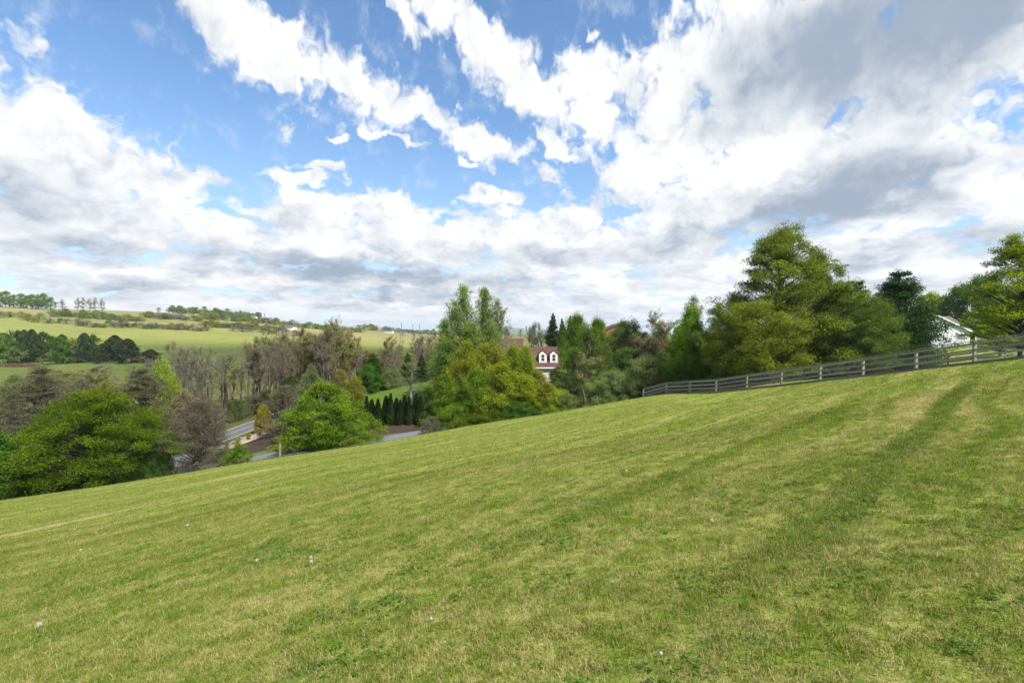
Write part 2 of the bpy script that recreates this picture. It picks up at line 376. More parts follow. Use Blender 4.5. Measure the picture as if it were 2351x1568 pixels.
# meadow: colour attribute (kind of vegetation, valley cloud shade painted in) broken up by noise
m_mead, n = new_mat('meadow_ground')
geo = n.n('ShaderNodeNewGeometry'); X, Y, Z = n.sep(geo.outputs['Position']); flat = n.xyz(X, Y, 0.0)
base = n.attr('veg_shade', False)
na = n.noise(flat, 0.018, 5, 0.6); nb = n.noise(flat, 0.11, 5, 0.65); nc = n.noise(n.xyz(n.m('MULTIPLY', X, 0.02), n.m('MULTIPLY', Y, 0.12), 0.0), 1.0, 5, 0.65); nd = n.noise(flat, 1.2, 4, 0.7)
c = n.mix(n.ss(na, 0.4, 0.65, 0.0, 0.35), base, (0.16, 0.17, 0.055))
c = n.mix(n.ss(nc, 0.5, 0.72, 0.0, 0.45), c, (0.27, 0.24, 0.10))
c = n.mix(n.ss(nb, 0.5, 0.72, 0.0, 0.45), c, (0.05, 0.08, 0.018))
c = n.mix(n.ss(nd, 0.35, 0.65, 0.4, 0.0), c, (0.035, 0.045, 0.014))
bs = n.n('ShaderNodeBsdfDiffuse'); n.put(bs.inputs[0], c)
bp = n.n('ShaderNodeBump'); bp.inputs['Strength'].default_value = 0.6; bp.inputs['Distance'].default_value = 0.25
n.put(bp.inputs['Height'], n.noise(flat, 1.3, 5, 0.7)); m_mead.node_tree.links.new(bp.outputs[0], bs.inputs['Normal'])
finish(m_mead, n, bs.outputs[0])

nx, ny = len(gx), len(gy)
idx = np.arange(nx * ny).reshape(nx, ny)
a_, b_, c_, d_ = idx[:-1, :-1], idx[1:, :-1], idx[1:, 1:], idx[:-1, 1:]
t1 = np.stack([a_, b_, c_], -1).reshape(-1, 3); t2 = np.stack([a_, c_, d_], -1).reshape(-1, 3)
VV = np.stack([GX, GY, GZ], -1).reshape(-1, 3)
cenx = (GX[:-1, :-1] + GX[1:, 1:]) / 2; ceny = (GY[:-1, :-1] + GY[1:, 1:]) / 2
cu = np.clip(cenx / np.maximum(ceny, 20), -1.4, 1.4)
islawn = ((ceny < rim(cu) + 1.0) & (np.abs(cenx) < 110) & (ceny > -79)).reshape(-1)
def sub_mesh(name, mask, mat):
    f = np.concatenate([t1[mask], t2[mask]]); used, inv_ = np.unique(f, return_inverse=True)
    return mesh_np(name, VV[used], [inv_.reshape(-1, 3)], [mat], smooth=True), used
me, _ = sub_mesh('lawn', islawn, m_lawn); tag(obj('lawn', me), 'mown hillside lawn with pale mowing streaks', kind='structure')
me, used = sub_mesh('meadow', ~islawn, m_mead)
vx, vy = VV[used, 0], VV[used, 1]; vu = np.clip(vx / np.maximum(vy, 20), -1.6, 1.6)
def lerp(a, b, t): return a * (1 - t[:, None]) + b * t[:, None]
cc = np.tile(np.array([0.075, 0.105, 0.022]), (len(used), 1))
litter = np.array([0.105, 0.082, 0.045]); pasture = np.array([0.098, 0.134, 0.030]); dark_green = np.array([0.052, 0.084, 0.017]); tan = np.array([0.34, 0.29, 0.14]); bright = np.array([0.24, 0.26, 0.075])
fw = sstep(vy, 78, 92) * (1 - sstep(vy, 135, 160)) * (1 - sstep(vu, -0.05, 0.1)) * sstep(vu, -0.95, -0.6)
cc = lerp(cc, litter, 0.75 * fw)
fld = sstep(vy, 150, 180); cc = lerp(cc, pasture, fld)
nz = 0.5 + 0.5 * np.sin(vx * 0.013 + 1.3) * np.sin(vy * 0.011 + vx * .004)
cc = lerp(cc, dark_green, 0.85 * sstep(vy, 150, 200) * (1 - sstep(vy - 0.06 * vx - 30 * nz, 345, 400)) * sstep(vu, -0.95, -0.6))  # darker band: greener grass with the clouds' shadow on the valley painted in
cc = lerp(cc, bright, sstep(vy - 0.10 * vx, 350, 425) * (1 - sstep(vy, 470, 560)) * 0.9)
cc = lerp(cc, tan, sstep(vy + 0.15 * (vx + 300), 455, 530) * (0.45 + 0.4 * nz) * (1 - sstep(vu, -0.1, 0.1)))
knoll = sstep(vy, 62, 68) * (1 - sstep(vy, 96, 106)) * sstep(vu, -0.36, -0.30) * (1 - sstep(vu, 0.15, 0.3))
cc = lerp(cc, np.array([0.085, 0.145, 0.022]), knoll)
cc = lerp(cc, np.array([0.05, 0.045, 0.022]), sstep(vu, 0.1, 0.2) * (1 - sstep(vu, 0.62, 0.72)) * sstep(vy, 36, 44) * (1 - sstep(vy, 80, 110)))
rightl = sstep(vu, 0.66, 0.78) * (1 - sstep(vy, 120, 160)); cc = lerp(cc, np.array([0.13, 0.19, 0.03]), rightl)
at = me.color_attributes.new('veg_shade', 'FLOAT_COLOR', 'POINT')
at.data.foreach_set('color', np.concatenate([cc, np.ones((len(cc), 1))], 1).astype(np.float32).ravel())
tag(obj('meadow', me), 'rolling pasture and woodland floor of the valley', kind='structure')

# ------------------------------------------------------------------ grass blades (one mass nobody could count)
m_blade, n = new_mat('grass_blades')
c, pos, flat, dryf, dist = lawn_color(n, True)
oi = n.n('ShaderNodeObjectInfo'); rnd = oi.outputs['Random']
tint = n.attr('tint')
k = n.m('ADD', n.m('MULTIPLY', rnd, 0.3), n.m('MULTIPLY', tint, 0.7))
c = n.mix(n.m('MULTIPLY', n.ss(n.m('ADD', k, n.m('MULTIPLY', dryf, 0.45)), 0.60, 1.0), 0.62), c, (0.54, 0.43, 0.22))
c = n.mix(n.ss(k, 0.42, 0.1, 0.0, 0.45), c, (0.075, 0.15, 0.016))
df = n.n('ShaderNodeBsdfDiffuse'); n.put(df.inputs[0], c)
tr = n.n('ShaderNodeBsdfTranslucent'); n.put(tr.inputs[0], c)
mx = n.n('ShaderNodeMixShader'); mx.inputs[0].default_value = 0.4
m_blade.node_tree.links.new(df.outputs[0], mx.inputs[1]); m_blade.node_tree.links.new(tr.outputs[0], mx.inputs[2])
finish(m_blade, n, mx.outputs[0])

def tuft_mesh(k, nb, spread, h, wd):
    r = np.random.default_rng(100 + k); V = []; Fq = []; Ft = []; T = []
    for i in range(nb):
        a = r.uniform(0, 6.28); rad = spread * math.sqrt(r.uniform()); bx, by = rad * math.cos(a), rad * math.sin(a)
        la = r.uniform(0, 6.28); lean = abs(r.normal(0, 0.75)) * h; hh = h * r.uniform(0.45, 1.15); ww = wd * r.uniform(0.6, 1.3)
        sa = la + 1.57 + r.normal(0, .5); sx, sy = math.cos(sa) * ww / 2, math.sin(sa) * ww / 2; lx, ly = math.cos(la) * lean, math.sin(la) * lean
        b = len(V)
        V += [(bx-sx, by-sy, -0.01), (bx+sx, by+sy, -0.01), (bx+lx*.35-sx*.8, by+ly*.35-sy*.8, hh*.55), (bx+lx*.35+sx*.8, by+ly*.35+sy*.8, hh*.55), (bx+lx, by+ly, hh*(0.95 - 0.25*min(1, lean/h)))]
        Fq.append([b, b+1, b+3, b+2]); Ft.append([b+2, b+3, b+4]); T.append(r.uniform())
    return mesh_np('tuft', V, [Fq, Ft], [m_blade], tint=T + T)
tcol = bpy.data.collections.new('grass_tufts')
for k in range(6): tcol.objects.link(bpy.data.objects.new('grass_tuft', tuft_mesh(k, 22, 0.075, 0.032, 0.0040)))
tcol2 = bpy.data.collections.new('far_grass_tufts')
for k in range(4): tcol2.objects.link(bpy.data.objects.new('far_grass_tuft', tuft_mesh(20 + k, 12, 0.13, 0.032, 0.011)))

def scatter_field(name, label, bands, coll, seed):
    r = np.random.default_rng(seed); pts = []; scs = []
    for (y0, y1, dens, sc0) in bands:
        area = 1.13 * (y1*y1 - y0*y0); N = int(area * dens)
        yy = np.sqrt(r.uniform(y0*y0, y1*y1, N)); uu = r.uniform(-1.13, 1.13, N); xx = uu * yy
        ok = yy < rim(uu) + 0.5
        xx, yy = xx[ok], yy[ok]
        pts.append(np.stack([xx, yy, ground(xx, yy)], -1)); scs.append(sc0 * r.uniform(0.65, 1.25, len(xx)))
    pts = np.concatenate(pts); scs = np.concatenate(scs)
    me = bpy.data.meshes.new(name); me.vertices.add(len(pts)); me.vertices.foreach_set('co', pts.astype(np.float32).ravel())
    at = me.attributes.new('sc', 'FLOAT', 'POINT'); at.data.foreach_set('value', scs.astype(np.float32))
    at = me.attributes.new('rz', 'FLOAT_VECTOR', 'POINT')
    rot = np.zeros((len(pts), 3), np.float32); rot[:, 2] = r.uniform(0, 6.283, len(pts)); rot[:, :2] = r.normal(0, 0.12, (len(pts), 2)); at.data.foreach_set('vector', rot.ravel())
    o = obj(name, me)
    ng = bpy.data.node_groups.new(name, 'GeometryNodeTree')
    ng.interface.new_socket('Geometry', in_out='INPUT', socket_type='NodeSocketGeometry'); ng.interface.new_socket('Geometry', in_out='OUTPUT', socket_type='NodeSocketGeometry')
    gi = ng.nodes.new('NodeGroupInput'); go = ng.nodes.new('NodeGroupOutput')
    ci = ng.nodes.new('GeometryNodeCollectionInfo'); ci.inputs[0].default_value = coll; ci.inputs['Separate Children'].default_value = True; ci.inputs['Reset Children'].default_value = True
    ip = ng.nodes.new('GeometryNodeInstanceOnPoints'); ip.inputs['Pick Instance'].default_value = True
    a1 = ng.nodes.new('GeometryNodeInputNamedAttribute'); a1.data_type = 'FLOAT'; a1.inputs[0].default_value = 'sc'
    a2 = ng.nodes.new('GeometryNodeInputNamedAttribute'); a2.data_type = 'FLOAT_VECTOR'; a2.inputs[0].default_value = 'rz'
    L = ng.links.new
    L(gi.outputs[0], ip.inputs['Points']); L(ci.outputs[0], ip.inputs['Instance']); L(a1.outputs[0], ip.inputs['Scale'])
    L(a2.outputs[0], ip.inputs['Rotation']); L(ip.outputs[0], go.inputs[0])
    md = o.modifiers.new('grass', 'NODES'); md.node_group = ng
    return tag(o, label, 'grass', kind='stuff')
scatter_field('grass', 'short mown grass with straw blades on the near lawn', [(1.2, 4, 420, 1.0), (4, 8, 260, 1.05), (8, 14, 120, 1.2)], tcol, 1)
scatter_field('distant_grass', 'short mown grass on the far part of the lawn', [(11, 20, 55, 1.0), (20, 34, 24, 1.15), (34, 60, 9, 1.4)], tcol2, 2)

m_weed, n = new_mat('broad_weed_leaves')
t_ = n.attr('tint'); c = n.mix(t_, (0.035, 0.095, 0.012), (0.11, 0.20, 0.03))
df = n.n('ShaderNodeBsdfDiffuse'); n.put(df.inputs[0], c); tr = n.n('ShaderNodeBsdfTranslucent'); n.put(tr.inputs[0], c); mx = n.n('ShaderNodeMixShader'); mx.inputs[0].default_value = .3
m_weed.node_tree.links.new(df.outputs[0], mx.inputs[1]); m_weed.node_tree.links.new(tr.outputs[0], mx.inputs[2]); finish(m_weed, n, mx.outputs[0])
r = np.random.default_rng(77); V, Q, T = [], [], []
for _c in range(150):
    yy0 = math.sqrt(r.uniform(1.4**2, 9.0**2)); xx0 = r.uniform(-1.1, 1.1) * yy0; rad = r.uniform(.06, .34)
    for _p in range(int(r.uniform(6, 60) * rad / .2)):
        px0, py0 = xx0 + r.normal(0, rad * .6), yy0 + r.normal(0, rad * .6)
        if py0 < 1.1: continue
        pz0 = gz(px0, py0); nlv = int(r.integers(3, 6)); a0 = r.uniform(0, 6.28); L = r.uniform(.010, .028); hh = r.uniform(.012, .034)
        for k_ in range(nlv):
            a1 = a0 + k_ * 6.283 / nlv + r.normal(0, .15); ca_, sa_ = math.cos(a1), math.sin(a1); wv_ = L * .42; b = len(V); dz_l = r.uniform(-.004, .008)
            V += [(px0, py0, pz0 + hh), (px0 + ca_*L*.6 - sa_*wv_, py0 + sa_*L*.6 + ca_*wv_, pz0 + hh + dz_l), (px0 + ca_*L, py0 + sa_*L, pz0 + hh + dz_l*.5), (px0 + ca_*L*.6 + sa_*wv_, py0 + sa_*L*.6 - ca_*wv_, pz0 + hh + dz_l)]
            Q.append((b, b+1, b+2, b+3)); T.append(r.uniform())
tag(obj('clover', mesh_np('clover', V, [Q], [m_weed], tint=T)), 'patches of low dark green clover in the near lawn', 'clover', kind='stuff')

# ------------------------------------------------------------------ plain materials
def solid(name, col, rough=0.8, var=0.25, scale=8.0, col2=None, stretch=(1, 1, 1), bump=0.0, spec=0.3, obj_var=0.0):
    m_, n = new_mat(name)
    tcn = n.n('ShaderNodeTexCoord'); v = n.v('MULTIPLY', tcn.outputs['Object'], stretch)
    f = n.noise(v, scale, 5, 0.65)
    dark = col2 or tuple(x * (1 - var * 1.6) for x in col)
    c = n.mix(n.ss(f, 0.35, 0.68), dark, col)
    if obj_var:
        oi = n.n('ShaderNodeObjectInfo'); hs = n.n('ShaderNodeHueSaturation'); n.put(hs.inputs['Value'], n.m('MULTIPLY_ADD', oi.outputs['Random'], 2*obj_var, 1-obj_var)); n.put(hs.inputs['Color'], c); c = hs.outputs[0]
    b = n.n('ShaderNodeBsdfPrincipled'); n.put(b.inputs['Base Color'], c); b.inputs['Roughness'].default_value = rough
    b.inputs['Specular IOR Level'].default_value = spec
    if bump:
        bp = n.n('ShaderNodeBump'); bp.inputs['Strength'].default_value = bump; bp.inputs['Distance'].default_value = 0.02
        n.put(bp.inputs['Height'], f); m_.node_tree.links.new(bp.outputs[0], b.inputs['Normal'])
    return finish(m_, n, b.outputs[0])

def leafm(name, lo, hi, trans=0.45, hue=0.012, val=0.16):
    m_, n = new_mat(name)
    t = n.attr('tint'); oi = n.n('ShaderNodeObjectInfo')
    tcn = n.n('ShaderNodeTexCoord')
    cl = n.noise(tcn.outputs['Object'], 0.55, 2, 0.5)
    f = n.m('ADD', n.m('MULTIPLY', t, 0.62), n.ss(cl, 0.35, 0.65, 0.0, 0.42))
    c = n.mix(f, lo, hi)
    hs = n.n('ShaderNodeHueSaturation'); n.put(hs.inputs['Color'], c)
    n.put(hs.inputs['Hue'], n.m('MULTIPLY_ADD', oi.outputs['Random'], 2*hue, 0.5 - hue)); n.put(hs.inputs['Value'], n.m('MULTIPLY_ADD', oi.outputs['Random'], 2*val, 1 - val))
    df = n.n('ShaderNodeBsdfDiffuse'); n.put(df.inputs[0], hs.outputs[0])
    tr = n.n('ShaderNodeBsdfTranslucent'); n.put(tr.inputs[0], n.mix(1.0, hs.outputs[0], (1.0, 1.1, 0.55), 'MULTIPLY'))
    mx = n.n('ShaderNodeMixShader'); mx.inputs[0].default_value = trans
    m_.node_tree.links.new(df.outputs[0], mx.inputs[1]); m_.node_tree.links.new(tr.outputs[0], mx.inputs[2])
    return finish(m_, n, mx.outputs[0])

M = {}
M['bark'] = solid('grey_brown_bark', (0.13, 0.105, 0.085), 0.9, 0.3, 6, stretch=(1, 1, .2))
M['bark_dark'] = solid('dark_bark', (0.065, 0.05, 0.042), 0.9, 0.3, 6, stretch=(1, 1, .2))
M['bark_pale'] = solid('pale_bark', (0.26, 0.235, 0.20), 0.9, 0.3, 6, stretch=(1, 1, .2))
M['maple'] = leafm('fresh_green_leaves', (0.036, 0.078, 0.004), (0.160, 0.215, 0.012), hue=0.008)
M['maple_deep'] = leafm('deep_green_leaves', (0.024, 0.082, 0.008), (0.104, 0.201, 0.019), hue=0.01)
M['green'] = leafm('bright_green_leaves', (0.054, 0.124, 0.007), (0.223, 0.318, 0.023))
M['mid'] = leafm('mid_green_leaves', (0.045, 0.101, 0.018), (0.159, 0.241, 0.041))
M['poplar'] = leafm('light_poplar_leaves', (0.075, 0.135, 0.014), (0.285, 0.385, 0.040))
M['olive'] = leafm('olive_young_leaves', (0.110, 0.130, 0.015), (0.335, 0.350, 0.040))
M['yellow'] = leafm('yellow_green_leaves', (0.120, 0.175, 0.009), (0.360, 0.440, 0.030))
M['russet'] = leafm('russet_young_leaves', (0.112, 0.077, 0.027), (0.312, 0.232, 0.073))
M['sage'] = leafm('grey_green_leaves', (0.090, 0.130, 0.045), (0.285, 0.355, 0.135))
M['dogwood'] = leafm('grey_brown_young_leaves', (0.060, 0.066, 0.036), (0.250, 0.240, 0.150))
M['cedar'] = leafm('dark_cedar_leaves', (0.012, 0.022, 0.007), (0.052, 0.072, 0.022), 0.15)
M['thuja'] = leafm('arborvitae_leaves', (0.010, 0.024, 0.006), (0.040, 0.064, 0.016), 0.12)
M['gold'] = leafm('golden_leaves', (0.075, 0.075, 0.006), (0.400, 0.270, 0.015), 0.2)
M['pine'] = leafm('pine_needles', (0.040, 0.080, 0.016), (0.185, 0.250, 0.050), 0.22, hue=0.006, val=0.08)
M['pine_gold'] = leafm('yellowish_pine_needles', (0.048, 0.085, 0.010), (0.265, 0.300, 0.034), 0.22, hue=0.006, val=0.08)
M['spruce'] = leafm('spruce_needles', (0.016, 0.039, 0.014), (0.064, 0.104, 0.033), 0.15, hue=0.006)
M['twig'] = leafm('brown_twigs', (0.085, 0.079, 0.055), (0.245, 0.228, 0.175), 0.05, hue=0.01)
M['twig_red'] = leafm('reddish_budding_twigs', (0.100, 0.076, 0.045), (0.280, 0.215, 0.125), 0.15, hue=0.01)
M['bud'] = leafm('olive_buds', (0.140, 0.144, 0.039), (0.317, 0.303, 0.090), 0.3)
M['wood'] = solid('weathered_fence_board', (0.35, 0.33, 0.285), 0.85, 0.3, 9, stretch=(.6, .6, 9), bump=.4, obj_var=.14)
M['rail'] = solid('weathered_fence_rail', (0.325, 0.305, 0.265), 0.85, 0.32, 5, stretch=(.35, 6, 6), bump=.4, obj_var=.2)
M['kick'] = solid('dark_weathered_board', (0.17, 0.165, 0.155), 0.9, 0.3, 5, stretch=(.35, 6, 6), bump=.4, obj_var=.15)
M['wire'] = solid('galvanised_wire', (0.30, 0.31, 0.31), 0.5, 0.2, 4, spec=.5)
M['white'] = solid('white_painted_trim', (0.78, 0.78, 0.76), 0.6, 0.04, 3)
M['siding'] = solid('white_vinyl_siding', (0.60, 0.61, 0.63), 0.55, 0.05, 2)
M['cream'] = solid('cream_siding', (0.68, 0.63, 0.52), 0.6, 0.06, 2)
M['roof_grey'] = solid('grey_shingles', (0.115, 0.12, 0.128), 0.9, 0.25, 14)
M['roof_red'] = solid('red_brown_shingles', (0.100, 0.050, 0.047), 0.9, 0.2, 6, stretch=(1, 1, 3))
M['brick'] = solid('orange_red_brick', (0.33, 0.155, 0.095), 0.9, 0.2, 20)
M['glass'] = solid('window_glass', (0.05, 0.075, 0.075), 0.12, 0.1, 2, spec=.8)
M['asphalt'] = solid('asphalt', (0.105, 0.112, 0.128), 0.85, 0.12, 1.2)
M['asphalt_old'] = solid('worn_asphalt', (0.150, 0.160, 0.180), 0.85, 0.12, 1.5)
M['yellow_paint'] = solid('yellow_line_paint', (0.55, 0.36, 0.10), 0.7, 0.15, 3)
M['kerb'] = solid('pale_kerb_concrete', (0.42, 0.41, 0.38), 0.85, 0.12, 3)
M['mulch'] = solid('dark_brown_mulch', (0.058, 0.037, 0.030), 0.95, 0.35, 10, bump=.8)
M['gravel'] = solid('pale_gravel', (0.44, 0.36, 0.29), 0.9, 0.3, 14, bump=.6)
M['post_wood'] = solid('tan_timber', (0.32, 0.24, 0.14), 0.8, 0.2, 10, stretch=(1, 1, .2))
M['ac'] = solid('grey_metal_cabinet', (0.30, 0.31, 0.32), 0.5, 0.1, 4)
M['verge'] = solid('verge_grass', (0.10, 0.165, 0.022), 0.95, 0.3, 3)
M['seed'] = solid('white_seed_head', (0.42, 0.41, 0.37), 0.9, 0.1, 40)
M['stem'] = solid('pale_green_stem', (0.22, 0.26, 0.09), 0.7, 0.2, 10)
M['brush'] = solid('red_brown_brush', (0.17, 0.095, 0.06), 0.95, 0.35, 1)
M['hill'] = solid('wooded_far_hill', (0.05, 0.075, 0.03), 1.0, 0.2, 0.004)
M['rust'] = solid('rust_brown_brick', (0.24, 0.14, 0.10), 0.9, 0.2, 5)

# ------------------------------------------------------------------ tree building
def norm(a): return a / np.maximum(np.linalg.norm(a, axis=-1, keepdims=True), 1e-9)
def tubes(P, Rr, s=5):
    """P (n,k,3), Rr (n,k) -> verts, quads"""
    P = np.asarray(P, float); n_, k, _ = P.shape
    T = np.empty_like(P); T[:, 1:-1] = P[:, 2:] - P[:, :-2]; T[:, 0] = P[:, 1] - P[:, 0]; T[:, -1] = P[:, -1] - P[:, -2]; T = norm(T)
    ref = np.where(np.abs(T[:, :1, 2:3]) > 0.8, np.array([1.0, 0, 0]), np.array([0, 0, 1.0])); ref = np.broadcast_to(ref, T.shape)
    U = norm(np.cross(T, ref)); W = np.cross(T, U)
    ang = np.arange(s) * 2 * math.pi / s
    V = P[:, :, None] + np.asarray(Rr)[:, :, None, None] * (U[:, :, None] * np.cos(ang)[None, None, :, None] + W[:, :, None] * np.sin(ang)[None, None, :, None])
    ii = np.arange(n_ * k * s).reshape(n_, k, s); nx_ = np.roll(ii, -1, axis=2)
    Q = np.stack([ii[:, :-1], nx_[:, :-1], nx_[:, 1:], ii[:, 1:]], -1).reshape(-1, 4)
    return V.reshape(-1, 3), Q
def join(parts):
    Vs, Fs, b = [], [], 0
    for V, Q in parts: Vs.append(V); Fs.append(Q + b); b += len(V)
    return np.concatenate(Vs), np.concatenate(Fs)
def leaves(C, r, ln, wd, nrm=None, nb=0.6, axis=None, ax_rand=1.0, fold=0.0):
    """rhombic leaves at C (n,3); nrm bias normal"""
    n_ = len(C)
    nv = r.normal(size=(n_, 3))
    nv = norm(norm(nv) + (np.array([0, 0, 1.0]) if nrm is None else nrm) * nb)
    a = r.normal(size=(n_, 3)) if axis is None else axis + ax_rand * norm(r.normal(size=(n_, 3)))
    a = norm(a - nv * (a * nv).sum(-1, keepdims=True)); b = np.cross(nv, a)
    L = (ln * r.uniform(0.6, 1.3, n_))[:, None]; W = (wd * r.uniform(0.6, 1.3, n_))[:, None]
    V = np.stack([C - a*L/2, C + b*W/2 + a*L*0.05, C + a*L/2, C - b*W/2 + a*L*0.05], 1).reshape(-1, 3)
    Q = np.arange(n_ * 4).reshape(n_, 4)
    return V, Q, r.uniform(0, 1, n_)

def crown_tree(seed, H, Rw, prof, ncl, cs, flat=0.6, nl=220, ln=0.13, wd=0.09, t0=0.15, nb=0.6, stems=1, limb=0.022, edge=0.55, lump=0.25, twigs=4, branch_up=0.25, spread=0.05):
    """broadleaf tree of given height/half-width; prof(t) 0..1 width along height. returns trunk mesh, crown mesh arrays"""
    r = np.random.default_rng(seed)
    t = t0 + (1 - t0) * r.beta(1.15, 1.05, ncl); a = r.uniform(0, 2*math.pi, ncl)
    ph = r.uniform(0, 6.28, 4)
    lm = 1 + lump * (np.sin(2*a + ph[0] + 3*t) + np.sin(3*a + ph[1] - 5*t) + 0.7*np.sin(5*a + 9*t + ph[2])) / 2
    rad = Rw * prof(t) * lm * (edge + (1 - edge) * r.uniform(0, 1, ncl)) * np.where(r.uniform(size=ncl) < 0.3, r.uniform(0.2, 0.9, ncl), 1.0)
    st = r.integers(0, stems, ncl)
    sa = np.arange(stems) * 2.4 + r.uniform(0, 6); so = (0 if stems == 1 else Rw * 0.3)
    C = np.stack([rad*np.cos(a), rad*np.sin(a), H*t*(1 + 0.03*r.normal(size=ncl))], -1)
    parts = []
    tops = []
    for s_ in range(stems):
        k = 7; zz = np.linspace(-0.4, H*(0.82 if stems == 1 else 0.74)*r.uniform(.92, 1.05), k)
        wob = np.cumsum(r.normal(0, H*0.008, (k, 2)), 0); off = np.linspace(0.15, 1, k)[:, None] * so * np.array([math.cos(sa[s_]), math.sin(sa[s_])])
        Pp = np.concatenate([wob + off, zz[:, None]], 1); tops.append(Pp)
        rr = H * limb * (0.75 if stems > 1 else 1) * (1.0 - 0.86 * np.linspace(0, 1, k)); rr[0] *= 1.35
        parts.append(tubes(Pp[None], rr[None], 7))
    S = np.empty((ncl, 3))
    for i in range(ncl):
        Pp = tops[st[i]]; zs = C[i, 2] - np.hypot(C[i, 0], C[i, 1]) * r.uniform(0.3, 0.9) - 0.05*H*r.uniform()
        zs = min(max(zs, H*0.08), Pp[-1, 2]); S[i] = [np.interp(zs, Pp[:, 2], Pp[:, 0]), np.interp(zs, Pp[:, 2], Pp[:, 1]), zs]
    d = C - S; mid = S + d*0.5 + np.array([0, 0, 1]) * branch_up * (-1 if flat < .35 else 1) * np.linalg.norm(d[:, :2], axis=1)[:, None] * 0.25 + r.normal(0, 0.02*H, (ncl, 3))
    tt = np.linspace(0, 1, 5)[None, :, None]
    PB = (1-tt)**2 * S[:, None] + 2*tt*(1-tt) * mid[:, None] + tt**2 * C[:, None]
    lb = np.linalg.norm(d, axis=1)
    RB = (0.006*H*np.clip(lb/(0.3*H), .3, 1.4))[:, None] * np.array([1.0, .75, .5, .32, .15])[None]
    parts.append(tubes(PB, RB, 4))
    if twigs:
        base = np.repeat(C, twigs, 0); dd = norm(r.normal(size=(len(base), 3)) * np.array([1, 1, flat])) * cs * r.uniform(.7, 1.5, (len(base), 1))
        PT = np.stack([base - 0.2*dd, base + dd*0.5, base + dd], 1); RT = np.full((len(base), 3), 0.0011*H) * np.array([1, .7, .25])
        parts.append(tubes(PT, RT, 3))
    TV, TQ = join(parts)
    nL = r.poisson(nl * r.uniform(0.5, 1.4, ncl)); cid = np.repeat(np.arange(ncl), nL)
    sz = cs * r.uniform(0.65, 1.35, ncl)
    o = norm(r.normal(size=(len(cid), 3))) * (r.uniform(0, 1, len(cid)) ** 0.45)[:, None] * sz[cid][:, None] * np.array([1, 1, flat])
    LC = C[cid] + o
    # sprays droop a little outwards in layered trees
    if flat < 0.4: LC[:, 2] -= 0.10 * np.linalg.norm(o[:, :2], axis=1) ** 1.2
    LC = LC + r.normal(0, spread, LC.shape)
    LV, LQ, LT = leaves(LC, r, ln, wd, nb=nb)
    shade = r.uniform(-0.18, 0.18, ncl)[cid]
    return (TV, TQ), (LV, LQ, np.clip(LT + shade, 0, 1))

def bare_tree(seed, H, spread=0.5, kids=(9, 6, 5, 4), sl=5, buds=0, droop=0.0, thick=0.0125, tslen=0.5, sw=0.011, up=0.35):
    r = np.random.default_rng(seed); k = 5
    zz = np.linspace(-0.5, H*0.78, k); wob = np.cumsum(r.normal(0, H*0.012, (k, 2)), 0)
    P0 = np.concatenate([wob, zz[:, None]], 1)[None]; R0 = (H*thick*np.array([1.25, .85, .62, .4, .18]))[None]
    parts = [tubes(P0, R0, 7)]; Pp, Rp, Ln = P0, R0, np.array([H*0.78])
    for lv, kn in enumerate(kids):
        nP = len(Pp); pi = np.repeat(np.arange(nP), kn); m = len(pi)
        tpos = r.uniform(0.20 if lv == 0 else 0.2, 1.0, m); f = tpos*(k-1); i0 = np.minimum(f.astype(int), k-2); fr = (f-i0)[:, None]
        S = Pp[pi, i0]*(1-fr) + Pp[pi, i0+1]*fr; T = norm(Pp[pi, i0+1]-Pp[pi, i0]); rs = Rp[pi, i0]*(1-fr[:, 0]) + Rp[pi, i0+1]*fr[:, 0]
        rv = norm(np.cross(T, r.normal(size=(m, 3)))); ang = r.normal(0.75, 0.2, m)*spread*1.5
        dr = norm(T*np.cos(ang)[:, None] + rv*np.sin(ang)[:, None] + np.array([0, 0, up*(0.7 if lv else 1)]))
        L = Ln[pi] * (1.0 - 0.45*tpos) * r.uniform(0.40, 0.68, m) * (0.85 if lv == 0 else 1.0)
        cur = norm(r.normal(size=(m, 3))) * 0.22; cur[:, 2] += up * .5 - droop
        s_ = np.linspace(0, 1, k)[None, :, None]
        PP = S[:, None] + dr[:, None]*(L[:, None, None]*s_) + cur[:, None]*(L[:, None, None]*s_**2) + r.normal(0, 1, (m, k, 3))*(L*0.025)[:, None, None]*(s_ > 0)
        RR = np.minimum(rs*0.62, 0.015*L + 0.003)[:, None]*np.array([1, .8, .6, .4, .2])[None]
        RR = np.maximum(RR, 0.004)
        parts.append(tubes(PP, RR, (5, 4, 3, 3, 3)[lv])); Pp, Rp, Ln = PP, RR, L
    TV, TQ = join(parts)
    m = len(Pp)*sl; pi = np.repeat(np.arange(len(Pp)), sl); f = r.uniform(0.1, 1, m)*(k-1); i0 = np.minimum(f.astype(int), k-2); fr = (f-i0)[:, None]
    S = Pp[pi, i0]*(1-fr)+Pp[pi, i0+1]*fr; T = norm(Pp[pi, i0+1]-Pp[pi, i0]); dr = norm(T + 0.8*norm(r.normal(size=(m, 3))) + np.array([0, 0, .35-droop]))
    LV, LQ, LT = leaves(S + dr*tslen*0.4, r, tslen, sw, axis=dr, ax_rand=0.05, nb=0.0)
    BV = None
    if buds:
        bi = r.integers(0, m, buds); BV = leaves((S + dr*tslen*r.uniform(.2, 1, (m, 1)))[bi] + r.normal(0, .08, (buds, 3)), r, 0.13, 0.09, nb=.3)
    return (TV, TQ), (LV, LQ, LT), BV

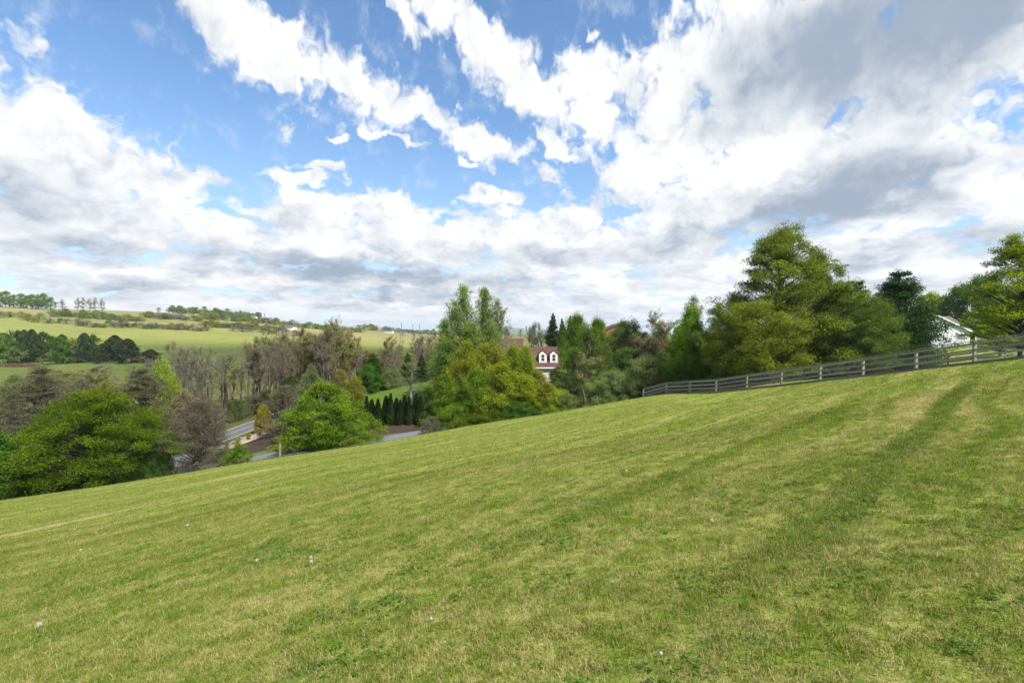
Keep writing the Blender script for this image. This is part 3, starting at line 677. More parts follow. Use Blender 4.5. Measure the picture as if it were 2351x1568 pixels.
def conifer(seed, H, Rw, prof, nbr, z0=0.06, needles=40000, ln=0.24, wd=0.04, rise=0.15, curve=0.2, cl=0.55, flat=0.5, updir=0.5, dens_in=0.25, trunk=0.014, gap=0.12, clumps=7):
    r = np.random.default_rng(seed)
    parts = []; k = 6; zz = np.linspace(-0.4, H*0.985, k); wob = np.cumsum(r.normal(0, H*0.004, (k, 2)), 0)
    P0 = np.concatenate([wob, zz[:, None]], 1)[None]; parts.append(tubes(P0, (H*trunk*np.array([1.2, .9, .7, .5, .3, .06]))[None], 7))
    h = z0 + (1-z0)*np.sort(r.uniform(0, 1, nbr)**1.05); h = np.round(h*16)/16*0.4 + h*0.6
    a = r.uniform(0, 6.283, nbr); L = Rw*prof(h)*r.uniform(0.7, 1.12, nbr)
    S = np.stack([np.interp(h*H, zz, wob[:, 0]), np.interp(h*H, zz, wob[:, 1]), h*H*0.985], -1)
    dirh = np.stack([np.cos(a), np.sin(a), np.zeros(nbr)], -1)
    s_ = np.linspace(0, 1, 6)[None, :, None]
    rr_ = (rise + 0.25*h)[:, None, None]
    PB = S[:, None] + dirh[:, None]*L[:, None, None]*s_ + np.array([0, 0, 1.0])*(L[:, None, None]*(rr_*s_ + curve*s_**2)) + r.normal(0, 0.012, (nbr, 6, 3))*L[:, None, None]
    RB = np.maximum(0.014*L, 0.012)[:, None]*np.array([1, .8, .6, .45, .3, .12])[None]
    parts.append(tubes(PB, RB, 4)); TV, TQ = join(parts)
    ncl = nbr*clumps; bi = np.repeat(np.arange(nbr), clumps); tt = dens_in + (1-dens_in)*r.uniform(0, 1, ncl)**0.8
    f = tt*5; i0 = np.minimum(f.astype(int), 4); fr = (f-i0)[:, None]
    C = PB[bi, i0]*(1-fr)+PB[bi, i0+1]*fr; side = np.cross(dirh[bi], np.array([0, 0, 1.0]))
    C = C + side*(r.normal(0, 0.22, ncl)*L[bi]*(1.05-0.5*tt))[:, None] + np.array([0, 0, 1.0])*(r.uniform(0, .12, ncl)*L[bi])[:, None]
    wts = np.clip(L[bi], .3, None)*r.uniform(.4, 1.3, ncl); cnt = r.poisson(needles*wts/wts.sum()); ci = np.repeat(np.arange(ncl), cnt)
    o = norm(r.normal(size=(len(ci), 3)))*(r.uniform(0, 1, len(ci))**.5)[:, None]*cl*np.array([1, 1, flat])*np.clip(L[bi]/Rw+.45, .4, 1.1)[ci][:, None]
    ax = norm(dirh[bi][ci]*0.8 + np.array([0, 0, updir]) + norm(o)*0.6)
    LV, LQ, LT = leaves(C[ci]+o, r, ln, wd, axis=ax, ax_rand=0.75, nb=0.2)
    return (TV, TQ), (LV, LQ, np.clip(LT + r.uniform(-.2, .2, ncl)[ci], 0, 1))

def surf_shrub(seed, H, Rw, prof, nleaf, ln, wd, lump=0.08, up=0.7, depth=0.25):
    """dense clipped conifer: flakes near the envelope plus a dark woody core"""
    r = np.random.default_rng(seed); t = r.uniform(0.01, 1, nleaf)**0.85; a = r.uniform(0, 6.283, nleaf); ph = r.uniform(0, 6.28, 4)
    lm = 1 + lump*(np.sin(4*a+ph[0]+7*t)+np.sin(7*a+ph[1]-13*t)+np.sin(3*a+21*t+ph[2]))/1.6
    rad = Rw*prof(t)*lm*(1-depth*r.uniform(0, 1, nleaf)**1.7) + 0.02
    C = np.stack([rad*np.cos(a), rad*np.sin(a), t*H], -1); out_ = np.stack([np.cos(a), np.sin(a), np.zeros(nleaf)], -1)
    LV, LQ, LT = leaves(C, r, ln, wd, nrm=out_, nb=0.8, axis=out_*.5+np.array([0, 0, up]), ax_rand=0.6)
    k = 7; zz = np.linspace(-0.3, H*0.93, k); tz = np.clip(zz/H, .02, 1)
    TV, TQ = tubes(np.stack([zz*0, zz*0, zz], -1)[None], np.maximum(Rw*prof(tz)*0.62, .03)[None], 10)
    return (TV, TQ), (LV, LQ, LT)

ARCH = {}
def arch(key, res, H, bark='bark', leaf='mid', buds='bud', cname='crown'):
    (TV, TQ), (LV, LQ, LT) = res[0], res[1]
    tm = mesh_np('trunk', TV, [TQ], [M[bark]], smooth=True); cm = mesh_np('crown', LV, [LQ], [M[leaf]], tint=LT)
    bm = None
    if len(res) > 2 and res[2] is not None: bm = mesh_np('buds', res[2][0], [res[2][1]], [M[buds]], tint=res[2][2])
    ARCH[key] = (tm, cm, bm, H, cname)

ov = lambda lo, pk: (lambda t: np.clip(np.where(t < pk, lo + (1-lo)*np.sin(np.clip(t/pk, 0, 1)*math.pi/2), np.cos(np.clip((t-pk)/(1.02-pk), 0, 1)*math.pi/2)**0.75), 0, 1))
dome = lambda t: np.sqrt(np.clip(1 - t**2.4, 0, 1))
cone = lambda t: np.clip(1.03 - t, 0.02, 1)**0.8

arch('maple_big', crown_tree(1, 10.0, 7.2, ov(.8, .3), 330, 1.0, 0.42, 380, 0.135, 0.085, t0=0.17, nb=.9, limb=.02, edge=.5, lump=.16, spread=.12), 10, 'bark_dark', 'maple')
arch('maple_low', crown_tree(2, 6.0, 4.6, dome, 170, 0.85, 0.5, 300, 0.20, 0.12, t0=0.04, nb=.8, edge=.6, spread=.1), 6, 'bark_dark', 'maple_deep')
arch('maple_mid', crown_tree(3, 8.0, 4.6, ov(.8, .3), 200, 0.8, 0.6, 270, 0.16, 0.11, t0=0.04, nb=.7, stems=3, edge=.5, lump=.28, spread=.12), 8, 'bark', 'green')
arch('dogwood', crown_tree(4, 12.0, 6.5, ov(.75, .35), 260, 1.15, 0.13, 170, 0.15, 0.08, t0=0.10, nb=1.6, edge=.35, twigs=9, lump=.25, limb=.018), 12, 'bark_dark', 'dogwood')
arch('dogwood_sparse', crown_tree(5, 8.0, 4.6, ov(.7, .45), 190, 0.9, 0.35, 95, 0.12, 0.075, t0=0.08, nb=.6, stems=3, edge=.35, twigs=12, lump=.25), 8, 'bark', 'dogwood')
arch('oval_a', crown_tree(6, 10.0, 4.2, ov(.6, .35), 260, 0.65, 0.9, 150, 0.17, 0.12, t0=0.04, stems=4, edge=.35, lump=.4, spread=.22, twigs=7, branch_up=.6), 10)
arch('oval_b', crown_tree(7, 10.0, 3.8, ov(.65, .3), 240, 0.62, 1.0, 150, 0.17, 0.12, t0=0.03, stems=4, edge=.35, lump=.45, spread=.22, twigs=7, branch_up=.6), 10)
arch('oval_c', crown_tree(8, 10.0, 3.2, ov(.75, .25), 230, 0.6, 1.0, 130, 0.16, 0.11, t0=0.02, stems=4, edge=.3, lump=.45, spread=.2, twigs=8, branch_up=.6), 10)
arch('oval_sparse', crown_tree(16, 10.0, 3.6, ov(.6, .45), 150, 0.75, 0.8, 90, 0.16, 0.11, t0=0.08, stems=3, edge=.4, lump=.35, twigs=9), 10)
arch('tall_a', crown_tree(9, 16.0, 3.4, ov(.7, .3), 300, 0.5, 1.4, 42, 0.18, 0.125, t0=0.10, edge=.15, lump=.4, branch_up=1.0, limb=.010, twigs=5, spread=.12), 16, 'bark_pale', 'green')
arch('tall_b', crown_tree(10, 16.0, 2.9, ov(.7, .35), 230, 0.45, 1.5, 36, 0.18, 0.125, t0=0.12, edge=.15, lump=.45, branch_up=1.0, limb=.009, twigs=5, spread=.12), 16, 'bark_pale', 'green')
arch('shrub', crown_tree(11, 5.0, 4.0, dome, 220, 0.55, 0.9, 200, 0.12, 0.075, t0=0.02, stems=5, edge=.55, lump=.25, limb=.012, spread=.14, twigs=7), 5, 'bark', 'sage')
arch('shrub_b', crown_tree(12, 3.0, 2.2, dome, 60, 0.55, 0.8, 220, 0.12, 0.08, t0=0.03, stems=4, edge=.5, lump=.3, limb=.014), 3, 'bark', 'mid')
arch('shrub_twig', crown_tree(13, 3.0, 2.2, dome, 70, 0.5, 0.8, 110, 0.10, 0.06, t0=0.03, stems=5, edge=.4, lump=.3, twigs=16, limb=.014), 3, 'bark', 'dogwood')
arch('right_tree', crown_tree(14, 12.0, 4.4, ov(.8, .25), 210, 0.8, 0.5, 190, 0.15, 0.11, t0=0.10, edge=.4, lump=.3, nb=.9, limb=.014, twigs=6), 12, 'bark_dark', 'yellow')
arch('round_far', crown_tree(15, 10.0, 5.2, ov(.6, .45), 120, 1.1, 0.8, 130, 0.28, 0.2, t0=0.12, edge=.6, lump=.25), 10, 'bark', 'mid')
for i, kw in enumerate((dict(H=14, spread=.34, up=.45), dict(H=14, spread=.44), dict(H=14, spread=.32, up=.5, kids=(12, 6, 5, 3)), dict(H=14, spread=.40, up=.5), dict(H=14, spread=.36, kids=(10, 7, 5, 3)))):
    arch('bare_%d' % i, bare_tree(30 + i, buds=0, **kw), 14, 'bark', 'twig', cname='twigs')
for i in range(3):
    arch('budding_%d' % i, bare_tree(40 + i, 14, spread=.34, up=.45, kids=(10, 6, 5, 4), buds=5000), 14, 'bark', 'twig', 'bud', cname='twigs')
arch('snag', bare_tree(50, 10, spread=.75, kids=(11, 6, 5, 4), sl=3, up=.15, droop=.2, thick=.022), 10, 'bark', 'twig', cname='twigs')
arch('gnarl', bare_tree(51, 14, spread=.7, kids=(10, 6, 5, 4), sl=5, up=.25, thick=.026), 14, 'bark_dark', 'twig', cname='twigs')
arch('pine_a', crown_tree(60, 15, 6.6, lambda t: ov(.85, .25)(t)*(1+.10*np.sin(15*t)), 330, 0.95, 0.5, 290, 0.25, 0.055, t0=0.04, nb=.3, edge=.35, lump=.35, limb=.014, twigs=6, branch_up=-.5, spread=.10), 15, 'bark_dark', 'pine_gold')
arch('pine_b', conifer(61, 10, 4.8, ov(.85, .3), 130, z0=.03, needles=60000, ln=.26, wd=.05, rise=.12, curve=.35, cl=.65, flat=.65, clumps=9), 10, 'bark_dark', 'pine')
arch('pine_c', crown_tree(62, 12, 5.4, ov(.8, .3), 230, 0.9, 0.55, 290, 0.25, 0.055, t0=0.03, nb=.3, edge=.35, lump=.35, limb=.014, twigs=6, branch_up=-.5, spread=.10), 12, 'bark_dark', 'pine')
arch('spruce_a', conifer(63, 10, 4.0, lambda t: np.clip(1.08-t, .1, 1)**.75, 240, z0=.02, needles=90000, ln=.19, wd=.07, rise=-.12, curve=.25, cl=.5, flat=.85, updir=-.35, clumps=11, dens_in=.1), 10, 'bark_dark', 'spruce')
arch('spruce_b', conifer(64, 12, 2.7, cone, 220, z0=.02, needles=48000, ln=.24, wd=.09, rise=-.05, curve=.2, cl=.45, flat=1.0, updir=.3, clumps=8, dens_in=.05), 12, 'bark_dark', 'spruce')
arch('cedar', surf_shrub(65, 10, 3.4, ov(.6, .3), 9000, .5, .3, lump=.28, depth=.5), 10, 'bark_dark', 'cedar')
thp = lambda t: np.clip(0.72 + 0.9*t, 0, 1) * np.clip(1.02 - t, 0, 1)**0.78
arch('thuja_a', surf_shrub(66, 4, .62, thp, 9000, .15, .07, lump=.07), 4, 'bark_dark', 'thuja')
arch('thuja_b', surf_shrub(67, 4, .58, thp, 9000, .15, .07, lump=.10), 4, 'bark_dark', 'thuja')
arch('gold_shrub', surf_shrub(68, 3, 1.1, dome, 7000, .16, .09, lump=.14, depth=.3), 3, 'bark_dark', 'gold')
arch('dark_dome', surf_shrub(69, 4, 2.4, dome, 12000, .22, .12, lump=.10, depth=.3), 4, 'bark_dark', 'cedar')

# small far trees: one mesh each, trunk and leaves together
def small(key, seed, H, Rw, prof, nc, nl, ln, leaf, twiggy=False):
    if twiggy:
        a, b = crown_tree(seed, H, 3.8, ov(.35, .5), 60, .8, 1.0, 16, 1.3, .10, t0=.22, edge=.2, lump=.35, twigs=6, branch_up=.8, limb=.02)
    else: a, b = crown_tree(seed, H, Rw, prof, nc, Rw*.27, .8, nl, ln, ln*.7, t0=.08, edge=.55, lump=.3, twigs=0)
    V = np.concatenate([a[0], b[0]]); nq = len(a[1])
    me = mesh_np(key, V, [a[1], b[1] + len(a[0])], [M['bark'], M[leaf]], mat_idx=np.r_[np.zeros(nq), np.ones(len(b[1]))], tint=np.r_[np.zeros(nq), b[2]])
    ARCH[key] = (me, None, None, H, None)
small('far_green', 80, 10, 5.0, ov(.6, .45), 45, 60, .55, 'mid'); small('far_green_b', 81, 10, 4.2, ov(.65, .4), 45, 55, .55, 'mid')
small('far_bush', 82, 5, 4.4, dome, 35, 60, .45, 'olive'); small('far_bare', 83, 10, 4, dome, 0, 0, 0, 'twig', True); small('far_bare_b', 84, 10, 4, dome, 0, 0, 0, 'twig', True)

CNT = [0]
def setmat(o, m_):
    if m_ is None: return
    s = o.material_slots[0]; s.link = 'OBJECT'; s.material = M[m_]
def plant(key, name, label, cat, x, ytop, Y, wpx=None, leaf=None, bark=None, group=None, rz=None, h=None, sink=0.0, X=None):
    """x, ytop: bearing and elevation of the top in frame units; Y depth in metres"""
    tm, cm, bm, H0, cname = ARCH[key]
    if X is None: X = (x - CX) / F * Y
    z = gz(X, Y); H = h if h else max((HY - ytop) / F * Y - z, 0.5)
    CNT[0] += 1; rz = (CNT[0] * 2.39996) % 6.283 if rz is None else rz
    s = H / H0
    if wpx is None: sw = s
    else:
        me0 = cm or tm
        if 'hw' not in me0: 
            co = np.empty(len(me0.vertices)*3, np.float32); me0.vertices.foreach_get('co', co); co = co.reshape(-1, 3)
            me0['hw'] = float(np.percentile(np.hypot(co[:, 0], co[:, 1]), 96))
        sw = (wpx / F * Y / 2) / me0['hw']
    if cm is None:
        o = obj(name, tm, None, (X, Y, z - sink)); o.rotation_euler = (0, 0, rz); o.scale = (sw, sw, s)
        if leaf: o.material_slots[1].link = 'OBJECT'; o.material_slots[1].material = M[leaf]
        return tag(o, label, cat, group)
    r_ = thing(name, label, cat, (X, Y, z - sink), rz, group)
    r_.scale = (sw, sw, s)
    t_ = obj('trunk', tm, r_); setmat(t_, bark)
    c_ = obj(cname or 'crown', cm, r_); setmat(c_, leaf)
    if bm is not None: b_ = obj('buds', bm, r_)
    return r_

# ---- left foreground
plant('maple_big', 'maple_tree', 'wide bright green maple with layered branches at the left edge of the lawn', 'tree', 216, 908, 51, 312, rz=.4)
for (x, Y, hh, wp, lab) in ((70, 49.5, 3.2, 120, 'dark low bush under the left side of the wide maple'), (190, 51.5, 2.4, 130, 'dark low bush under the middle of the wide maple'), (300, 52, 2.8, 120, 'dark low bush under the right side of the wide maple'), (365, 53, 3.0, 70, 'dark bush where the driveway shows beside the wide maple')):
    plant('shrub', 'dark_shrub', lab, 'shrub', x, 0, Y, wp, leaf='maple_deep', h=hh)
plant('maple_low', 'leafy_shrub_tree', 'low deep green leafy tree in the bottom left corner behind the lawn', 'tree', 25, 1045, 48, 210)
plant('maple_low', 'leafy_shrub_tree', 'dark green tree at the left frame edge below the grey layered tree', 'tree', -70, 1000, 54, 260)
plant('dogwood', 'layered_tree', 'tall grey brown tree with flat tiers behind the left of the wide maple', 'tree', 95, 848, 62, 230)
plant('dogwood', 'layered_tree', 'grey tree with flat tiers behind the right of the wide maple', 'tree', 325, 850, 64, 190, rz=1.0)
plant('dogwood_sparse', 'budding_tree', 'sparse grey budding tree between the wide maple and the road', 'tree', 455, 925, 56, 170)
plant('dogwood_sparse', 'budding_tree', 'pale grey shrubby tree at the left frame edge under the far field', 'tree', 10, 890, 72, 170, leaf='sage')
plant('shrub_b', 'leafy_shrub', 'small bright green bush left of the driveway at the lawn edge', 'shrub', 545, 1022, 52, 62, leaf='green')
plant('shrub_twig', 'twiggy_shrub', 'small grey twiggy bush right of the wide maple at the lawn edge', 'shrub', 505, 1030, 53, 90)
plant('oval_sparse', 'yellow_tree', 'small yellow green tree behind the grey layered tree by the bare woods', 'tree', 372, 838, 80, 90, leaf='yellow')
plant('shrub_b', 'leafy_shrub', 'yellow green bush between the grey layered tree and the bare woods', 'shrub', 390, 890, 78, 70, leaf='yellow')
# ---- centre left round the planted island
plant('gold_shrub', 'golden_shrub', 'golden orange rounded conifer beside the road', 'shrub', 603, 928, 72, 38)
plant('dogwood_sparse', 'grey_tree', 'grey twiggy rounded tree over the gravel bed', 'tree', 652, 890, 63, 135, rz=2)
plant('maple_mid', 'maple_tree', 'broad bright green tree between the road and the arborvitae row', 'tree', 748, 886, 57, 215, rz=.7)
plant('shrub', 'leafy_shrub', 'low green bush at the foot of the broad green tree', 'shrub', 700, 985, 55.5, 120, leaf='green')
plant('shrub', 'leafy_shrub', 'low green bush right of the foot of the broad green tree, hiding the driveway', 'shrub', 795, 975, 55.5, 135, leaf='green')
plant('shrub', 'leafy_shrub', 'dark green low bush under the middle of the broad green tree', 'shrub', 750, 990, 55.0, 120, leaf='maple_deep')
plant('dark_dome', 'dark_evergreen', 'dark green rounded evergreen behind the broad green tree', 'tree', 668, 866, 84, 66)
plant('oval_sparse', 'pale_green_tree', 'pale green thin tree rising behind the dark rounded evergreen', 'tree', 716, 846, 80, 70, leaf='sage')
plant('oval_c', 'slender_tree', 'slender yellow green tree left of the arborvitae row', 'tree', 815, 868, 72, 80, leaf='olive')
plant('oval_c', 'slender_tree', 'olive thin tree in front of the dark evergreen by the knoll', 'tree', 780, 850, 78, 70, leaf='bud')
plant('spruce_b', 'dark_evergreen', 'dark green dense evergreen left of the grass knoll', 'tree', 856, 812, 98, 62, leaf='maple_deep')
plant('oval_b', 'dark_evergreen', 'dark bushy tree at the left edge of the grass knoll', 'tree', 845, 840, 95, 60, leaf='maple_deep')
plant('spruce_b', 'dark_evergreen', 'narrow dark evergreen left of the leafless tree on the knoll', 'tree', 935, 810, 103, 34, leaf='maple_deep')
plant('spruce_b', 'dark_evergreen', 'narrow dark evergreen right of the leafless tree on the knoll', 'tree', 969, 814, 103, 32)
plant('shrub', 'grey_shrub', 'grey green bush behind the crest of the knoll', 'shrub', 900, 850, 99, 60)
plant('snag', 'leafless_tree', 'leafless pale branched tree standing on the grass knoll', 'tree', 945, 820, 74, 100, bark='bark_pale', leaf='dogwood')
plant('shrub_twig', 'twiggy_shrub', 'grey brown bush at the lawn edge right of the mulch strip', 'shrub', 990, 960, 57.5, 66)
plant('thuja_a', 'small_cypress', 'tiny dark cypress alone on the slope of the knoll', 'shrub', 998, 902, 72, 9)
plant('shrub_b', 'young_tree', 'pale young bush right of the arborvitae row', 'shrub', 985, 930, 64, 40, leaf='sage')
# ---- arborvitae row
for i, (sx, sy) in enumerate(((1098,1189),(1113,1198),(1133,1197),(1157,1188),(1170,1180),(1187,1194),(1199,1200),(1213,1186),(1227,1190),(1246,1181),(1259,1187))):
    lab = 'dark green arborvitae in the close row in front of the grass knoll'
    lab = ('', 'second', 'third', 'fourth', 'fifth', 'sixth', 'seventh', 'eighth', 'ninth', 'tenth', '')[i] + ' arborvitae from the left in the close row below the grass knoll'
    if i == 0: lab = 'leftmost arborvitae of the row, partly behind the broad green tree'
    if i == 10: lab = 'rightmost arborvitae of the row, beside the mulch strip end'
    plant(('thuja_a', 'thuja_b')[i % 2], 'arborvitae', lab, 'arborvitae', sx*.7655, sy*.7655, 64 + (i % 2)*.5 - i*.12, (21, 26, 24, 28, 22, 27, 21, 25, 20, 27, 24)[i], group='row of arborvitae').rotation_euler.x = (.01, -.015, .0, .02, -.01, .015, -.02, .01, .0, -.015, .02)[i]
# ---- poplars and the yellow-green thicket
pg = 'tall poplars above the thicket'
for (x, yt, Y, wp, k, lab) in ((1066, 663, 76, 100, 'tall_a', 'tallest light green poplar left of the red brown roof'), (1043, 694, 75, 96, 'tall_b', 'light green poplar second from the left in the clump'),
        (1021, 738, 74, 90, 'tall_a', 'leftmost and shortest poplar of the clump'), (1114, 668, 78, 96, 'tall_a', 'slim poplar in the middle of the clump with sky showing through'),
        (1143, 694, 77, 92, 'tall_b', 'rightmost poplar of the clump, open branched'), (1085, 745, 73, 110, 'tall_a', 'lower bushy poplar at the foot of the clump'), (1130, 735, 75, 80, 'tall_b', 'low thin poplar between the rightmost poplar and the roof')):
    plant(k, 'poplar_tree', lab, 'tree', x, yt, Y, wp, leaf='poplar', group=pg)
for (k, x, yt, Y, wp, lf, lab) in (
    ('oval_a', 1030, 790, 70, 120, 'mid', 'mid green tree under the poplars on the left of the thicket'),
    ('oval_a', 1072, 788, 66, 120, 'yellow', 'yellow green tree in front of the poplars'),
    ('oval_b', 1125, 793, 68, 120, 'olive', 'golden olive tree in front of the big red brown roof'),
    ('oval_a', 1178, 797, 70, 110, 'yellow', 'bright yellow green tree left of the white dormers'),
    ('oval_b', 1205, 800, 68, 80, 'yellow', 'slim yellow green tree nearest the left dormer'),
    ('oval_a', 1232, 852, 66, 100, 'olive', 'golden olive tree below the white dormers'),
    ('oval_c', 1020, 862, 63, 100, 'green', 'bright green tree at the left end of the thicket'),
    ('oval_c', 1048, 835, 65, 90, 'olive', 'golden young tree behind the left end of the thicket'),
    ('oval_a', 1095, 850, 62, 120, 'green', 'bright green tree in the middle of the thicket'),
    ('oval_b', 1150, 840, 62, 120, 'yellow', 'yellow green tree at the front of the thicket'),
    ('oval_c', 1205, 862, 62, 120, 'yellow', 'yellowish young tree at the front right of the thicket'),
    ('oval_c', 1255, 880, 61, 90, 'olive', 'golden olive tree at the right of the thicket front'),
    ('shrub', 1270, 895, 61, 110, 'yellow', 'yellow green bush at the right end of the thicket'),
    ('shrub', 1300, 905, 60.5, 80, 'sage', 'pale green bush where the thicket meets the lawn'),
    ('shrub', 1045, 930, 60, 110, 'green', 'bright green bush at the foot of the thicket on the left'),
    ('shrub', 1115, 930, 60, 130, 'maple', 'yellow green bush at the foot of the thicket in the middle'),
    ('shrub', 1180, 925, 60, 130, 'maple_deep', 'deep green bush at the foot of the thicket on the right'),
    ('shrub', 1240, 930, 60, 110, 'mid', 'low mid green bush at the thicket foot near the lawn crest'),
    ('oval_c', 1283, 842, 84, 60, 'mid', 'thin green tree in front of the right end of the house wall'),
    ):
    plant(k, 'thicket_tree' if 'oval' in k else 'thicket_shrub', lab, 'tree' if 'oval' in k else 'shrub', x, yt, Y, wp, leaf=lf)
# ---- behind the house and towards the pines
for (k, nm, x, yt, Y, wp, lf, lab) in (
    ('spruce_b', 'spruce_tree', 1268, 720, 128, 46, 'spruce', 'tall pointed spruce behind the house with white dormers'),
    ('spruce_b', 'spruce_tree', 1291, 732, 130, 34, 'spruce', 'middle pointed spruce right of the tall one'),
    ('spruce_b', 'spruce_tree', 1309, 725, 132, 34, 'spruce', 'rightmost pointed spruce beside the green trees'),
    ('oval_b', 'leafy_tree', 1325, 728, 92, 90, 'green', 'tall bright green tree right of the white dormers'),
    ('oval_a', 'leafy_tree', 1350, 760, 84, 110, 'mid', 'mid green tree right of the house wall'),
    ('oval_b', 'leafy_tree', 1372, 736, 96, 80, 'green', 'green tree just left of the brick chimney'),
    ('oval_c', 'leafy_tree', 1320, 800, 78, 90, 'mid', 'dark leafy tree hiding the right end of the house'),
    ('budding_1', 'budding_tree', 1345, 820, 70, 100, 'twig', 'grey brown budding tree above the lawn crest'),
    ('oval_b', 'leafy_tree', 1432, 741, 104, 74, 'mid', 'mid green tree in front of the gable of the brick house'),
    ('oval_sparse', 'dark_bushy_tree', 1420, 760, 88, 80, 'mid', 'thin dull green tree in front of the brick house'),
    ('oval_sparse', 'dark_bushy_tree', 1455, 745, 86, 90, 'cedar', 'dark brownish tree right of the brick house roof'),
    ('oval_c', 'bushy_tree', 1440, 800, 78, 110, 'mid', 'dull green tree above the rounded grey green bushes'),
    ('oval_c', 'bushy_tree', 1500, 775, 76, 110, 'dogwood', 'grey brown bushy tree below the bare crown against the sky'),
    ('budding_0', 'bare_tree', 1495, 714, 80, 110, 'twig', 'leafless wide crowned tree against the sky between green trees'),
    ('budding_2', 'bare_tree', 1535, 735, 78, 70, 'twig_red', 'reddish budding tree beside the tall green tree'),
    ('oval_a', 'leafy_tree', 1588, 712, 56, 130, 'green', 'tall bright green tree left of the pines'),
    ('tall_b', 'leafy_tree', 1590, 685, 70, 80, 'green', 'open topped green tree rising left of the pines'),
    ('oval_b', 'leafy_tree', 1560, 780, 68, 100, 'mid', 'mid green tree behind the left end of the fence'),
    ('tall_a', 'leafy_tree', 1650, 700, 66, 70, 'mid', 'slim open tree just left of the big pine'),
    ('shrub', 'rounded_shrub', 1415, 856, 59.5, 140, 'sage', 'rounded grey green bush at the lawn crest left of the fence'),
    ('shrub', 'rounded_shrub', 1495, 824, 59, 165, 'sage', 'largest rounded grey green bush behind the fence end'),
    ('shrub', 'rounded_shrub', 1385, 880, 59.8, 80, 'mid', 'low green bush at the crest left of the rounded bushes'),
    ('shrub', 'rounded_shrub', 1555, 850, 60, 90, 'mid', 'mid green bush behind the second fence post'),
    ):
    plant(k, nm, lab, 'shrub' if nm.endswith('shrub') else 'tree', x, yt, Y, wp, leaf=lf)
plant('pine_a', 'pine_tree', 'biggest pine, tall and yellowish green, behind the fence', 'pine', 1795, 534, 49, 305, rz=1.1)
plant('pine_c', 'pine_tree', 'low spreading pine at the left of the biggest pine', 'pine', 1690, 688, 50, 170)
plant('pine_b', 'pine_tree', 'pine in front of the biggest pine, branches down to the fence', 'pine', 1740, 700, 46, 220, leaf='pine_gold')
plant('pine_c', 'pine_tree', 'grey green pine right of the biggest pine', 'pine', 1925, 660, 47, 200)
plant('pine_b', 'pine_tree', 'rounded grey green pine beside the dark spruce', 'pine', 1985, 695, 46, 150)
plant('pine_c', 'pine_tree', 'open topped pine behind the right shoulder of the biggest pine', 'pine', 1880, 590, 54, 150)
plant('spruce_a', 'spruce_tree', 'dark spruce with drooping boughs beside the white garage', 'spruce', 2058, 630, 49, 180)
plant('spruce_a', 'spruce_tree', 'dark spruce half hidden behind the grey green pines', 'spruce', 1965, 650, 56, 130)
plant('round_far', 'leafy_tree', 'round dark green tree behind the white garage roof', 'tree', 2200, 664, 118, 95, leaf='maple_deep')
plant('round_far', 'leafy_tree', 'green tree behind the right tree and the garage', 'tree', 2255, 640, 112, 110, leaf='mid')
plant('round_far', 'leafy_tree', 'pale yellowish tree between the spruce and the garage roof', 'tree', 2135, 678, 122, 90, leaf='yellow')
plant('round_far', 'leafy_tree', 'green tree at the right frame edge behind the spreading tree', 'tree', 2340, 680, 100, 110, leaf='mid')
plant('right_tree', 'spreading_tree', 'yellow green open tree at the right frame edge behind the fence', 'tree', 2335, 548, 47, 190, rz=2.2)
plant('right_tree', 'spreading_tree', 'low spreading yellow green tree right of the white garage', 'tree', 2298, 685, 56, 122, rz=.3)

for (x, Y, hh, wp, lf, lab) in ((1600, 55, 3.5, 130, 'mid', 'green bush behind the fence below the tall green tree'), (1680, 52, 2.6, 120, 'pine', 'low dark bush behind the fence left of the biggest pine'), (1760, 50, 2.2, 130, 'mid', 'low bush behind the fence below the biggest pine'),
        (1850, 49, 2.0, 130, 'maple_deep', 'dark low bush behind the fence right of the biggest pine'), (1930, 48, 2.2, 120, 'mid', 'low bush behind the fence below the grey green pine'), (2010, 50, 1.8, 110, 'maple_deep', 'dark low bush left of the spruce trunk')):
    plant('shrub', 'leafy_shrub', lab, 'shrub', x, 0, Y, wp, leaf=lf, h=hh)
